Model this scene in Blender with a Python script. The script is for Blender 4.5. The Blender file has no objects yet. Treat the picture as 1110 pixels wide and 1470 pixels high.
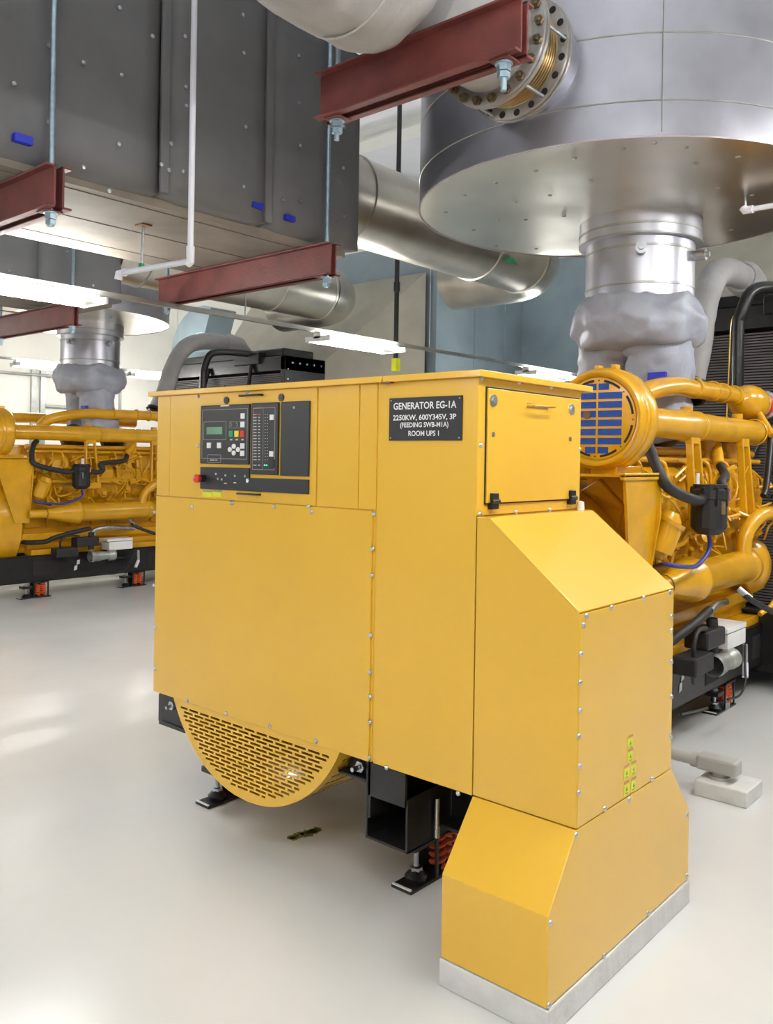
import bpy, math, random
from mathutils import Vector, Matrix, noise
random.seed(7)
PI = math.pi
scn = bpy.context.scene
COL = scn.collection
V = Vector

# ---------------------------------------------------------------- camera
F_PX, CY_PX, CAM_H = 1231.9, 657.6, 1.822
YAW, ROLL = math.radians(40.969), math.radians(0.90)
_r0 = V((math.cos(YAW), math.sin(YAW), 0)); FW = V((-math.sin(YAW), math.cos(YAW), 0)); _u0 = V((0, 0, 1))
RT = _r0 * math.cos(ROLL) + _u0 * math.sin(ROLL)
UP = -_r0 * math.sin(ROLL) + _u0 * math.cos(ROLL)
CAM = V((0, 0, CAM_H))
cd = bpy.data.cameras.new('camera'); cam = bpy.data.objects.new('camera', cd); COL.objects.link(cam)
cd.sensor_fit = 'HORIZONTAL'; cd.sensor_width = 36.0; cd.lens = F_PX * 36.0 / 1110.0
cd.shift_y = -(735.0 - CY_PX) / 1110.0
cd.clip_end = 200
m = Matrix.Identity(4)
for i in range(3):
    m[i][0] = RT[i]; m[i][1] = UP[i]; m[i][2] = -FW[i]; m[i][3] = CAM[i]
cam.matrix_world = m
scn.camera = cam

def at(u, v, **k):                       # pixel + the plane the thing lies on -> point
    d = RT * ((u - 555) / F_PX) + UP * ((CY_PX - v) / F_PX) + FW
    a, val = next(iter(k.items())); i = 'xyz'.index(a)
    return CAM + d * ((val - CAM[i]) / d[i])

# ---------------------------------------------------------------- world, exposure
w = bpy.data.worlds.new('world'); scn.world = w; w.use_nodes = True
w.node_tree.nodes['Background'].inputs[0].default_value = (0.8, 0.86, 1, 1)
w.node_tree.nodes['Background'].inputs[1].default_value = 0.3
vs = scn.view_settings
vs.view_transform = 'Standard'; vs.look = 'None'; vs.gamma = 1; vs.use_curve_mapping = False
vs.exposure = 0.5
TUBE_STRENGTH = 95.0

# ---------------------------------------------------------------- materials
def srgb(r, g, b):
    f = lambda c: ((c / 255 + .055) / 1.055) ** 2.4 if c > 10 else c / 255 / 12.92
    return (f(r), f(g), f(b), 1)
def mat(name, col, rough=.5, metal=0.0, var=.06, scale=6.0, bump=0.0, bscale=40.0, spec=.5, emit=0, rvar=.0, coat=0, stretch=None, dark=None):
    mt = bpy.data.materials.new(name); mt.use_nodes = True
    nt = mt.node_tree; n = nt.nodes; l = nt.links; b = n['Principled BSDF']
    b.inputs['Roughness'].default_value = rough; b.inputs['Metallic'].default_value = metal
    b.inputs['Specular IOR Level'].default_value = spec
    b.inputs['Coat Weight'].default_value = coat; b.inputs['Coat Roughness'].default_value = .08
    tc = n.new('ShaderNodeTexCoord'); mp = n.new('ShaderNodeMapping'); l.new(tc.outputs['Object'], mp.inputs['Vector'])
    if stretch: mp.inputs['Scale'].default_value = stretch
    nz = n.new('ShaderNodeTexNoise'); nz.inputs['Scale'].default_value = scale; nz.inputs['Detail'].default_value = 4
    l.new(mp.outputs[0], nz.inputs['Vector'])
    cr = n.new('ShaderNodeValToRGB')
    c2 = dark if dark else tuple(c * (1 - 2 * var) for c in col[:3]) + (1,)
    c1 = col if dark else tuple(min(1, c * (1 + var)) for c in col[:3]) + (1,)
    cr.color_ramp.elements[0].color = c2; cr.color_ramp.elements[1].color = c1
    cr.color_ramp.elements[0].position = .3; cr.color_ramp.elements[1].position = .62
    l.new(nz.outputs[0], cr.inputs[0]); l.new(cr.outputs[0], b.inputs['Base Color'])
    if rvar:
        mr = n.new('ShaderNodeMapRange'); mr.inputs['To Min'].default_value = max(.02, rough - rvar); mr.inputs['To Max'].default_value = rough + rvar
        l.new(nz.outputs[0], mr.inputs['Value']); l.new(mr.outputs[0], b.inputs['Roughness'])
    if bump:
        nb = n.new('ShaderNodeTexNoise'); nb.inputs['Scale'].default_value = bscale; nb.inputs['Detail'].default_value = 5
        l.new(mp.outputs[0], nb.inputs['Vector'])
        bp = n.new('ShaderNodeBump'); bp.inputs['Strength'].default_value = bump; bp.inputs['Distance'].default_value = .02
        l.new(nb.outputs[0], bp.inputs['Height']); l.new(bp.outputs[0], b.inputs['Normal'])
    if emit:
        b.inputs['Emission Color'].default_value = col; b.inputs['Emission Strength'].default_value = emit
    return mt
M = {}
M['yellow'] = mat('yellow_paint', srgb(232, 183, 56), .24, var=.02, scale=1.2, bump=.010, bscale=9, coat=.5)
M['eyellow'] = mat('engine_yellow_paint', srgb(216, 160, 20), .26, var=.06, scale=5, bump=.06, bscale=30, coat=.2)
M['floor'] = mat('epoxy_floor', srgb(214, 215, 214), .22, var=.03, scale=.8, bump=.05, bscale=14, rvar=.06)
M['wall'] = mat('white_wall', srgb(212, 210, 201), .8, var=.02, scale=2)
M['ceil'] = mat('white_ceiling', srgb(225, 227, 232), .8, var=.02, scale=2)
M['conc'] = mat('painted_concrete', srgb(214, 214, 212), .6, var=.05, scale=9, bump=.25, bscale=30)
M['black'] = mat('black_paint', srgb(30, 30, 31), .32, var=.15, scale=8, bump=.05)
M['dkgrey'] = mat('dark_panel', srgb(38, 40, 46), .42, var=.05)
M['rubber'] = mat('black_rubber', srgb(34, 34, 36), .55, var=.15, scale=20)
M['blade'] = mat('black_core', srgb(92, 86, 86), .5, var=.1)
M['red'] = mat('red_primer', srgb(112, 54, 50), .5, var=.14, scale=5, bump=.1, bscale=60)
M['orange'] = mat('orange_spring', srgb(222, 92, 36), .4)
M['galv'] = mat('galvanised_jacket', srgb(186, 187, 198), .36, metal=1, var=.07, scale=3, rvar=.07, bump=.02, bscale=3)
M['alu'] = mat('aluminium_sheet', srgb(226, 220, 206), .3, metal=1, var=.04, scale=2, rvar=.05, bump=.22, bscale=2.2)
M['steel'] = mat('zinc_steel', srgb(190, 196, 202), .32, metal=1, var=.1, scale=20)
M['rod'] = mat('zinc_rod', srgb(168, 192, 206), .35, metal=.85, var=.08, scale=30)
M['duct'] = mat('grey_insulation', srgb(108, 109, 112), .62, var=.05, scale=3, bump=.12, bscale=12)
M['ductend'] = mat('duct_underboard', srgb(128, 120, 110), .7, var=.1, scale=3, bump=.1)
M['lag'] = mat('grey_lagging', srgb(160, 165, 180), .45, var=.07, scale=5, bump=.9, bscale=5)
M['quilt'] = mat('quilted_lagging', srgb(158, 157, 157), .6, var=.06, scale=5, bump=.7, bscale=6)
M['brass'] = mat('bronze_bellows', srgb(178, 154, 112), .3, metal=.9, var=.12)
M['flange'] = mat('flange_steel', srgb(150, 147, 144), .38, metal=.65, var=.12, scale=10)
M['boltb'] = mat('brown_bolt', srgb(108, 92, 70), .45, metal=.6, var=.2)
M['hole'] = mat('bolt_hole', srgb(36, 32, 32), .7)
M['white'] = mat('white_plastic', srgb(232, 232, 232), .35, var=.02)
M['pvc'] = mat('white_pvc', srgb(222, 224, 236), .35, var=.02)
M['grey'] = mat('grey_conduit', srgb(176, 176, 172), .45, var=.05)
M['lampw'] = mat('lamp_white', srgb(232, 232, 228), .35, var=.01)
M['tube'] = mat('lit_tube', (1, .985, .95, 1), .4, emit=TUBE_STRENGTH)
M['strut'] = mat('strut_steel', srgb(166, 168, 164), .4, metal=.6, var=.08)
M['blue'] = mat('filter_blue', srgb(22, 72, 158), .55, var=.12, scale=30)
M['hose'] = mat('blue_hose', srgb(40, 52, 140), .35)
M['tag'] = mat('blue_tag', srgb(36, 50, 190), .4)
M['plenum'] = mat('bluegrey_sheet', srgb(140, 156, 164), .42, metal=.2, var=.07, scale=1.6, bump=.03, bscale=2)
M['canvas'] = mat('tan_canvas', srgb(170, 166, 152), .7, var=.05, scale=3, bump=.1, bscale=3)
M['lcd'] = mat('lcd_green', srgb(104, 152, 124), .25, emit=.06)
M['led'] = mat('led_green', srgb(60, 240, 170), .3, emit=1.2)
M['redb'] = mat('red_button', srgb(214, 52, 44), .3)
M['greenb'] = mat('green_button', srgb(20, 150, 110), .4)
M['yelb'] = mat('yellow_button', srgb(240, 212, 40), .4)
M['stick'] = mat('hazard_sticker', srgb(226, 232, 26), .4)
M['pink'] = mat('sticker_header', srgb(214, 130, 110), .4)
M['greenm'] = mat('green_arrow', srgb(20, 150, 100), .5)
M['leaf'] = mat('dry_leaf_mark', srgb(112, 116, 60), .6)
M['purple'] = mat('purple_edge', srgb(178, 168, 178), .4)
M['brown'] = mat('brown_paper', srgb(128, 92, 66), .7)

# ---------------------------------------------------------------- mesh builder
class MB:
    def __init__(s): s.v = []; s.f = []; s.sm = []
    def add(s, vs, fs, smooth=False):
        o = len(s.v); s.v += [tuple(p) for p in vs]; s.f += [tuple(i + o for i in f) for f in fs]; s.sm += [smooth] * len(fs); return s
    def box(s, x0, x1, y0, y1, z0, z1):
        a = [(x, y, z) for z in (z0, z1) for y in (y0, y1) for x in (x0, x1)]
        return s.add(a, [(0, 2, 3, 1), (4, 5, 7, 6), (0, 1, 5, 4), (2, 6, 7, 3), (0, 4, 6, 2), (1, 3, 7, 5)])
    def prism(s, poly, d):               # poly: list of 3D points, extruded by vector d
        n = len(poly); d = V(d); p = [V(q) for q in poly]
        fs = [tuple(range(n)), tuple(range(2 * n - 1, n - 1, -1))]
        fs += [(i, i + n, (i + 1) % n + n, (i + 1) % n) for i in range(n)]
        return s.add(p + [q + d for q in p], fs)
    def hull8(s, a, b):                  # two quads
        return s.add(list(a) + list(b), [(0, 3, 2, 1), (4, 5, 6, 7)] + [(i, (i + 1) % 4, (i + 1) % 4 + 4, i + 4) for i in range(4)])
    def tube(s, path, r, n=10, cap=True, smooth=True):
        P = [V(p) for p in path]; k = len(P)
        R = r if isinstance(r, (list, tuple)) else [r] * k
        t0 = (P[1] - P[0]).normalized(); ref = V((0, 0, 1)) if abs(t0.z) < .9 else V((1, 0, 0))
        a = t0.cross(ref).normalized(); vs = []
        for i in range(k):
            t = ((P[min(i + 1, k - 1)] - P[i]).normalized() + (P[i] - P[max(i - 1, 0)]).normalized())
            t = t.normalized() if t.length > 1e-6 else t0
            a = (a - t * a.dot(t)); a = a.normalized() if a.length > 1e-6 else t.orthogonal().normalized()
            b = t.cross(a)
            for j in range(n):
                th = 2 * PI * j / n; vs.append(P[i] + (a * math.cos(th) + b * math.sin(th)) * R[i])
        fs = [(i * n + j, i * n + (j + 1) % n, (i + 1) * n + (j + 1) % n, (i + 1) * n + j) for i in range(k - 1) for j in range(n)]
        s.add(vs, fs, smooth)
        if cap:
            s.add(vs[:n], [tuple(range(n - 1, -1, -1))]); s.add(vs[-n:], [tuple(range(n))])
        return s
    def cyl(s, a, b, r, n=16, r2=None, smooth=True):
        return s.tube([a, b], [r, r if r2 is None else r2], n, True, smooth)
    def lathe(s, prof, o, ax=(0, 0, 1), n=32, smooth=True, a0=0, a1=2 * PI):   # prof (radius, height) along axis
        o = V(o); ax = V(ax).normalized(); a = ax.orthogonal().normalized()
        if abs(ax.y) > .9: a = V((1, 0, 0))
        b = ax.cross(a); full = abs(a1 - a0 - 2 * PI) < 1e-6; m_ = n if full else n + 1; vs = []
        for (r, h) in prof:
            for j in range(m_):
                th = a0 + (a1 - a0) * j / n; vs.append(o + ax * h + (a * math.cos(th) + b * math.sin(th)) * r)
        fs = []
        for i in range(len(prof) - 1):
            for j in range(n):
                j2 = (j + 1) % m_ if full else j + 1
                fs.append((i * m_ + j, i * m_ + j2, (i + 1) * m_ + j2, (i + 1) * m_ + j))
        return s.add(vs, fs, smooth)
    def disc(s, c, ax, r, t, n=12):
        c = V(c); ax = V(ax).normalized(); return s.cyl(c, c + ax * t, r, n, smooth=False)
    def build(s, name, m_, parent=None, bevel=0, auto=True):
        me = bpy.data.meshes.new(name); me.from_pydata(s.v, [], s.f)
        me.polygons.foreach_set('use_smooth', s.sm); me.materials.append(M[m_]); me.update()
        if auto and any(s.sm):
            try: me.set_sharp_from_angle(angle=math.radians(50))
            except Exception: pass
        o = bpy.data.objects.new(name, me); COL.objects.link(o)
        if parent is not None: put(o, parent)
        if bevel:
            b = o.modifiers.new('bevel', 'BEVEL'); b.width = bevel; b.segments = 2; b.limit_method = 'ANGLE'; b.angle_limit = math.radians(40)
        return o
def put(o, parent):
    o.parent = parent
    if parent.type == 'EMPTY': o.matrix_parent_inverse = Matrix.Translation(parent.location).inverted()
def inst(me_obj, name, loc, parent, rot=None):        # copy sharing mesh data, mesh modelled about its origin
    o = me_obj.copy(); o.name = name; COL.objects.link(o); o.location = loc
    if rot: o.rotation_euler = rot
    put(o, parent); return o
def tag(o, label, cat, group=None):
    o['label'] = label; o['category'] = cat
    if group: o['group'] = group
    return o
def thing(name, label, cat, loc, group=None):
    o = bpy.data.objects.new(name, None); COL.objects.link(o); o.location = loc; o.empty_display_size = .1
    return tag(o, label, cat, group)
def struct(o): o['kind'] = 'structure'; return o
def copy_tree(o, parent=None):
    c = o.copy(); COL.objects.link(c)
    if parent is not None:
        c.parent = parent; c.matrix_parent_inverse = o.matrix_parent_inverse.copy()
    for ch in list(o.children): copy_tree(ch, c)
    return c
def dup(o, D, label, group=None):
    c = copy_tree(o); c.location = V(o.location) + V(D); c['label'] = label
    if group: c['group'] = group
    return c
def arc(p0, c, p1, n=6):                                # quadratic bend
    p0, c, p1 = V(p0), V(c), V(p1)
    return [p0 * (1 - t) ** 2 + c * 2 * t * (1 - t) + p1 * t * t for t in [i / n for i in range(n + 1)]]
def spline(pts, n=6):                                   # catmull-rom
    P = [V(p) for p in pts]; P = [P[0] * 2 - P[1]] + P + [P[-1] * 2 - P[-2]]; out = []
    for i in range(1, len(P) - 2):
        for k in range(n):
            t = k / n; a, b, c, d = P[i - 1:i + 3]
            out.append(.5 * ((2 * b) + (c - a) * t + (2 * a - 5 * b + 4 * c - d) * t * t + (3 * b - a - 3 * c + d) * t ** 3))
    return out + [P[-2]]
def wob(mb, amp, sc, seed=0):
    for i, p in enumerate(mb.v):
        q = V(p); mb.v[i] = tuple(q + noise.noise_vector(q * sc + V((seed, seed * 2, 0))) * amp)
    return mb
def puffy(x0, x1, y0, y1, z0, z1, nx, ny, nz, amp, sc, bulge=.0, seed=0, rnd=.03):   # soft insulated box
    mb = MB(); idx = {}
    def vert(i, j, k):
        if (i, j, k) not in idx:
            f = [i / nx, j / ny, k / nz]; q = V((x0 + (x1 - x0) * f[0], y0 + (y1 - y0) * f[1], z0 + (z1 - z0) * f[2]))
            edge = sum(1 for a, n_ in ((i, nx), (j, ny), (k, nz)) if a in (0, n_))
            c = V(((x0 + x1) / 2, (y0 + y1) / 2, (z0 + z1) / 2))
            if edge >= 2:
                for ax, (a, n_) in enumerate(((i, nx), (j, ny), (k, nz))):
                    if a == 0: q[ax] += rnd
                    elif a == n_: q[ax] -= rnd
            elif bulge:
                for ax, (a, n_) in enumerate(((i, nx), (j, ny), (k, nz))):
                    if a in (0, n_):
                        others = [f[o] for o in range(3) if o != ax]
                        q[ax] += (1 if a else -1) * bulge * (math.sin(PI * others[0]) * math.sin(PI * others[1])) ** .5
            q += noise.noise_vector(q * sc + V((seed, 0, 0))) * amp
            idx[(i, j, k)] = len(mb.v); mb.v.append(tuple(q))
        return idx[(i, j, k)]
    def face(*q): mb.f.append(tuple(vert(*t) for t in q)); mb.sm.append(True)
    for i in range(nx):
        for j in range(ny):
            face((i, j, 0), (i, j + 1, 0), (i + 1, j + 1, 0), (i + 1, j, 0)); face((i, j, nz), (i + 1, j, nz), (i + 1, j + 1, nz), (i, j + 1, nz))
    for i in range(nx):
        for k in range(nz):
            face((i, 0, k), (i + 1, 0, k), (i + 1, 0, k + 1), (i, 0, k + 1)); face((i, ny, k), (i, ny, k + 1), (i + 1, ny, k + 1), (i + 1, ny, k))
    for j in range(ny):
        for k in range(nz):
            face((0, j, k), (0, j, k + 1), (0, j + 1, k + 1), (0, j + 1, k)); face((nx, j, k), (nx, j + 1, k), (nx, j + 1, k + 1), (nx, j, k + 1))
    return mb
def text_mesh(body, x0, x1, zc, h, y, name, m_, parent, face='front'):
    cu = bpy.data.curves.new('lettering', 'FONT'); cu.body = body; cu.size = 1; cu.extrude = .0; cu.resolution_u = 3; cu.offset = .022
    to = bpy.data.objects.new('lettering_source', cu); COL.objects.link(to)
    dg = bpy.context.evaluated_depsgraph_get(); me = bpy.data.meshes.new_from_object(to.evaluated_get(dg))
    bpy.data.objects.remove(to)
    xs = [v.co.x for v in me.vertices]; ys = [v.co.y for v in me.vertices]
    mx, Mx, my, My = min(xs), max(xs), min(ys), max(ys)
    for v in me.vertices:
        a = (v.co.x - mx) / (Mx - mx); b = (v.co.y - my) / (My - my)
        v.co = (x0 + (x1 - x0) * a, y, zc + h * (b - .5))
    me.materials.clear(); me.materials.append(M[m_])
    o = bpy.data.objects.new(name, me); COL.objects.link(o); put(o, parent); return o

# ================================================================ SETTING
X0, X1, Y0, Y1, ZC = -15.4, 6.5, -8.5, 13.4, 6.6
struct(MB().box(X0, X1, Y0, Y1, -.2, 0).build('floor', 'floor'))
struct(MB().box(X0, X1, Y0, Y1, ZC, ZC + .2).build('ceiling', 'ceil'))
struct(MB().box(X0 - .2, X0, Y0, Y1, 0, ZC).build('wall_left', 'wall'))
struct(MB().box(X1, X1 + .2, Y0, Y1, 0, ZC).build('wall_right', 'wall'))
struct(MB().box(X0, X1, Y1, Y1 + .2, 0, ZC).build('wall_back', 'wall'))
struct(MB().box(X0, X1, Y0 - .2, Y0, 0, ZC).build('wall_front', 'wall'))

# ================================================================ CABINET
CX0, CX1, CXM = -3.786, -1.786, -2.27
CY0, CY1 = 2.558, 3.325
ZL, ZT, ZB = 2.120, 2.145, .606
T = .004
def P(u, v): return at(u, v, y=CY0)
cab = thing('generator_cabinet', 'yellow steel generator control cabinet with black control panel and nameplate', 'cabinet', (-2.79, 2.95, ZB))
MB().box(CX0 + .006, CX1 - .006, CY0 + .006, CY1, ZB + .004, ZL).build('carcass', 'yellow', cab)
def fpanel(u0, u1, z0, z1, name='front_panel', d=0.0):
    x0 = u0 if u0 < 0 else P(u0, 700).x; x1 = u1 if u1 < 0 else P(u1, 700).x
    return MB().box(x0 + .0025, x1 - .0025, CY0 - d, CY0 + .008, z0, z1).build(name, 'yellow', cab, bevel=.002)
zs = P(380, 722).z
fpanel(CX0, 243.5, zs + .002, ZL, 'edge_panel')
fpanel(243.5, 454.5, zs + .002, ZL, 'control_door', .003)
fpanel(454.5, 514.5, zs + .002, ZL, 'front_panel')
fpanel(514.5, 540.5, zs + .002, ZL, 'front_panel')
fpanel(CX0, 536, ZB, zs - .002, 'lower_panel', .002)
fpanel(536.5, 539.5, ZB, ZL, 'seam_strip', -.003)
fpanel(CXM, CX1, ZB, ZL, 'front_panel')
# side (towards +X)
zsd = 1.618
MB().box(CX1 - .008, CX1, CY0 + .001, CY1, zsd, ZL).build('side_frame', 'yellow', cab, bevel=.002)
a0 = at(697, 650, x=CX1).y; a1 = at(829, 650, x=CX1).y; zd0 = at(760, 719, x=CX1).z
MB().box(CX1 - .001, CX1 + .004, a0 - .005, a1 + .005, zd0 - .005, ZL - .03).build('door_gap', 'hole', cab)
door = MB().box(CX1 - .002, CX1 + .010, a0, a1, zd0, ZL - .036).build('access_door', 'yellow', cab, bevel=.002)
for u, v in ((709, 719.5), (821, 714)):
    p = at(u, v, x=CX1 + .012); h = MB()
    h.box(CX1 + .0, CX1 + .022, p.y - .022, p.y + .022, p.z + .003, p.z + .03); h.box(CX1 + .0, CX1 + .022, p.y - .022, p.y + .022, p.z - .03, p.z - .003)
    h.cyl((CX1 + .02, p.y - .024, p.z), (CX1 + .02, p.y + .024, p.z), .008, 8); h.build('hinge', 'black', door, bevel=.003)
for u, v in ((708, 575), (820, 588)):
    p = at(u, v, x=CX1 + .01); MB().disc(p, (1, 0, 0), .022, .006, 16).disc(p, (1, 0, 0), .014, .01, 6).build('quarter_turn_latch', 'steel', door)
for u, v in ((708, 623.5), (818.5, 630)):
    p = at(u, v, x=CX1 + .01); MB().disc(p, (1, 0, 0), .009, .004, 10).build('rivet', 'flange', door)
pa = at(757, 582, x=CX1 + .01); pb = at(786, 584.5, x=CX1 + .01)
MB().tube([pa, pa + V((.035, 0, 0)), pb + V((.035, 0, 0)), pb], .005, 8).build('door_handle', 'yellow', door)
MB().box(CX1 + .0101, CX1 + .0125, pa.y, pb.y, pa.z - .008, pa.z + .008).build('handle_recess', 'brown', door)
# lids
LY0, LY1 = 2.532, 3.381
xj = at(548, 560, y=LY0).x
for a, b in ((-3.837, xj - .004), (xj + .004, -1.759)):
    MB().box(a, b, LY0, LY1, ZL, ZT).build('lid', 'yellow', cab, bevel=.003)
p = at(549, 553, y=LY0)
MB().box(xj - .004, xj + .045, LY0 - .001, LY0 + .02, ZL - .006, ZL).build('lid_seam', 'brown', cab)
# screws
scr = MB().lathe([(0, -.007), (.006, -.006), (.009, -.003), (.010, 0)], (0, 0, 0), (0, 1, 0), 8).build('screw', 'steel')
def screw(p, parent, rot=None): inst(scr, 'screw', p, parent, rot)
FS = [(285, 569), (332, 722), (276, 727), (334, 722), (444, 617), (447, 735), (394, 727), (537, 738), (535, 788), (534, 826), (532, 912), (531, 965), (531, 1000), (531, 1037), (530, 1088),
      (222, 735), (221, 840), (269, 1006), (325, 1024), (387, 1042), (454, 1064), (223, 900), (223, 960), (355, 563), (284, 640), (443, 727), (555, 1102), (658, 1139)]
for u, v in FS: screw(at(u, v, y=CY0 - .003), cab)
SS = [(690, 639), (689, 738), (741, 735), (789, 732), (832, 727), (832, 645), (692, 543), (745, 549), (791, 556)]
for u, v in SS: screw(at(u, v, x=CX1 + .001), cab, (0, 0, PI / 2))
for u, v in ((834, 733),):
    p = at(834, 729, x=CX1 + .02); MB().lathe([(0, .03), (.014, .025), (.016, .0), (.016, -.03), (0, -.03)], p, (0, 0, 1), 10).build('white_cap', 'white', cab)

# nameplate
n0 = P(560.5, 572); n1 = P(664, 632)
nz1 = n0.z; nz0 = P(560.5, 632.5).z
plate = MB().box(n0.x, n1.x, CY0 - .006, CY0 + .002, nz0, nz1).build('nameplate', 'dkgrey', cab, bevel=.001)
plate['label'] = 'black engraved nameplate with white lettering'
W_ = n1.x - n0.x; H_ = nz1 - nz0
def line(s, a, b, c, h): text_mesh(s, n0.x + W_ * a, n0.x + W_ * b, nz1 - H_ * c, H_ * h, CY0 - .0068, 'lettering', 'white', plate)
line('GENERATOR EG-1A', .065, .93, .195, .165)
line('2250KW, 600Y345V, 3P', .06, .93, .475, .15)
line('(FEEDING SWB-M1A)', .165, .83, .655, .15)
line('ROOM UPS 1', .285, .705, .835, .125)
for a, b in ((.03, .06), (.97, .06), (.03, .94), (.97, .94)):
    MB().disc((n0.x + W_ * a, CY0 - .006, nz1 - H_ * b), (0, -1, 0), .003, .002, 8).build('rivet', 'steel', plate)

# control panel: px of the 6.167x crop -> point on the control door
CPY = CY0 - .003
def c2(a, b): return at(280 + a / 6.167, 560 + b / 6.167, y=CPY)
def quadpanel(name, q, m_, d=.008, parent=cab, y=CPY):
    pts = [c2(*t) for t in q]; pts = [V((p.x, y, p.z)) for p in pts]
    return MB().prism(pts, (0, -d, 0)).build(name, m_, parent, bevel=.002 if d > .004 else 0)
def rect(q):      # axis-aligned from two crop corners measured at the rectangle's centre
    (a0, b0), (a1, b1) = q; am, bm = (a0 + a1) / 2, (b0 + b1) / 2
    return c2(a0, bm).x, c2(a1, bm).x, c2(am, b1).z, c2(am, b0).z
def rpanel(name, q, m_, d0, d1, parent, bevel=0):
    x0, x1, z0, z1 = rect(q)
    return MB().box(x0, x1, CPY - d1, CPY - d0, z0, z1).build(name, m_, parent, bevel=bevel)
mod = rpanel('control_module', ((60, 131), (494, 655)), 'dkgrey', 0, .010, cab, .004)
mod['label'] = 'black control module with small green display and keys'
D1 = .0115
def frame(q, parent, t=.0016, m_='grey'):
    x0, x1, z0, z1 = rect(q); mb = MB(); y0, y1 = CPY - .0108, CPY - .0098
    mb.box(x0, x1, y0, y1, z1 - t, z1); mb.box(x0, x1, y0, y1, z0, z0 + t); mb.box(x0, x0 + t, y0, y1, z0, z1); mb.box(x1 - t, x1, y0, y1, z0, z1)
    return mb.build('printed_frame', m_, parent)
frame(((78, 170), (478, 610)), mod); frame(((92, 280), (292, 440)), mod); frame(((318, 278), (460, 335)), mod, .001); frame(((128, 572), (244, 640)), mod)
rpanel('display', ((120, 328), (258, 392)), 'lcd', .008, D1, mod)
def btn(a, b, parent, m_='white', w_=17, h_=24): return rpanel('button', ((a - w_, b - h_), (a + w_, b + h_)), m_, .008, .014, parent, .001)
for a, b in ((440, 230), (438, 305), (437, 495), (436, 560), (141, 490), (231, 490)): btn(a, b, mod)
for a, b, k in ((336, 388, 'greenb'), (386, 388, 'yelb'), (436, 388, 'redb')): btn(a, b, mod, k, 18, 27)
for a, b in ((362, 498), (362, 557), (327, 527), (399, 527)):
    p = c2(a, b); x0, x1, z0, z1 = rect(((a - 17, b - 22), (a + 17, b + 22)))
    MB().prism([(p.x + (x1 - x0) / 2 * math.cos(t), CPY - .008, p.z + (z1 - z0) / 2 * math.sin(t)) for t in [i * PI / 6 for i in range(12)]], (0, -.006, 0)).build('arrow_key', 'white', mod)
for a in (336, 386, 436): rpanel('printed_mark', ((a - 11, 432), (a + 11, 446)), 'grey', .009, .0108, mod)
for a in (338, 390):
    for k in range(4): rpanel('printed_mark', ((a - 10 + 4 * (k % 3), 288 + 10 * k), (a - 2 + 4 * (k % 3), 293 + 10 * k)), 'grey', .009, .0108, mod)
text_mesh('EMCP', c2(150, 620).x, c2(216, 620).x, c2(180, 620).z, .006, CPY - .0109, 'lettering', 'white', mod)
rpanel('label_strip', ((242, 134), (318, 145)), 'white', .006, .011, mod)
al = rpanel('alarm_module', ((506, 112), (750, 750)), 'dkgrey', 0, .010, cab, .004)
al['label'] = 'black alarm annunciator with two columns of small lights'
frame(((526, 158), (722, 706)), al); frame(((526, 158), (618, 706)), al, .0008)
for r in range(17):
    b = 217 + 26.6 * r if r < 16 else 665
    for a, ww in ((546, 15), (583, 9)): rpanel('printed_mark', ((a - ww, b - 5), (a + ww, b + 5)), 'pink' if r == 0 else 'grey', .009, .0107, al)
    if r < 16:
        for a in (638, 657):
            p = c2(a, b); MB().disc((p.x, CPY - .009, p.z), (0, -1, 0), .0016, .003, 6).build('indicator', 'white', al)
p = c2(583, 217); MB().disc((p.x, CPY - .009, p.z), (0, -1, 0), .003, .004, 8).build('indicator', 'redb', al)
for a in (634, 652):
    p = c2(a, 665); MB().disc((p.x, CPY - .009, p.z), (0, -1, 0), .0034, .004, 10).build('indicator', 'led', al)
btn(698, 242, al); btn(693, 565, al)
rpanel('sounder', ((672, 612), (720, 690)), 'black', .008, .013, al, .002)
bl = rpanel('blank_panel', ((767, 100), (1022, 762)), 'dkgrey', 0, .008, cab, .003)
p = c2(890, 155); MB().disc((p.x, CPY - .007, p.z), (0, -1, 0), .006, .003, 12).build('bolt_head', 'grey', bl)
st = quadpanel('switch_strip', [(58, 680), (490, 690), (490, 776), (1015, 793), (1013, 922), (55, 873)], 'dkgrey', .008)
p = c2(90, 782)
es = MB().cyl((p.x, CPY - .006, p.z), (p.x, CPY - .03, p.z), .018, 20).build('emergency_stop', 'black', cab)
MB().lathe([(0.0, -.062), (.014, -.061), (.019, -.056), (.020, -.045), (.015, -.04), (.011, -.028)], (p.x, CPY, p.z), (0, 1, 0), 20).build('stop_button', 'redb', es)
es['label'] = 'red mushroom emergency stop button on black collar'
for a, b in ((198, 742), (250, 790), (282, 755), (366, 760), (455, 762), (215, 785)):
    p = c2(a, b); MB().disc((p.x, CPY - .007, p.z), (0, -1, 0), .0055, .003, 10).build('printed_mark', 'grey', st)
for a, b in ((282, 825), (366, 820), (477, 800)): rpanel('printed_mark', ((a - 12, b - 4), (a + 12, b + 4)), 'white', .007, .0088, st)
rpanel('key_tag', ((470, 785), (484, 818)), 'white', .007, .012, st)
for a, b, c, d in ((420, 40, 602, 55), (400, 912, 582, 927)):
    pa, pb = c2(a, (b + d) / 2), c2(c, (b + d) / 2); z = (pa.z + pb.z) / 2
    MB().tube([(pa.x, CPY, z), (pa.x + .004, CPY - .022, z), (pb.x - .004, CPY - .022, z), (pb.x, CPY, z)], .0045, 8).build('pull_handle', 'black', cab)
for a, b in ((282, 90), (768, 65)):
    p = c2(a, b); MB().disc((p.x, CPY - .0, p.z), (0, -1, 0), .017, .006, 16).build('door_lock', 'black', cab)
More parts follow.
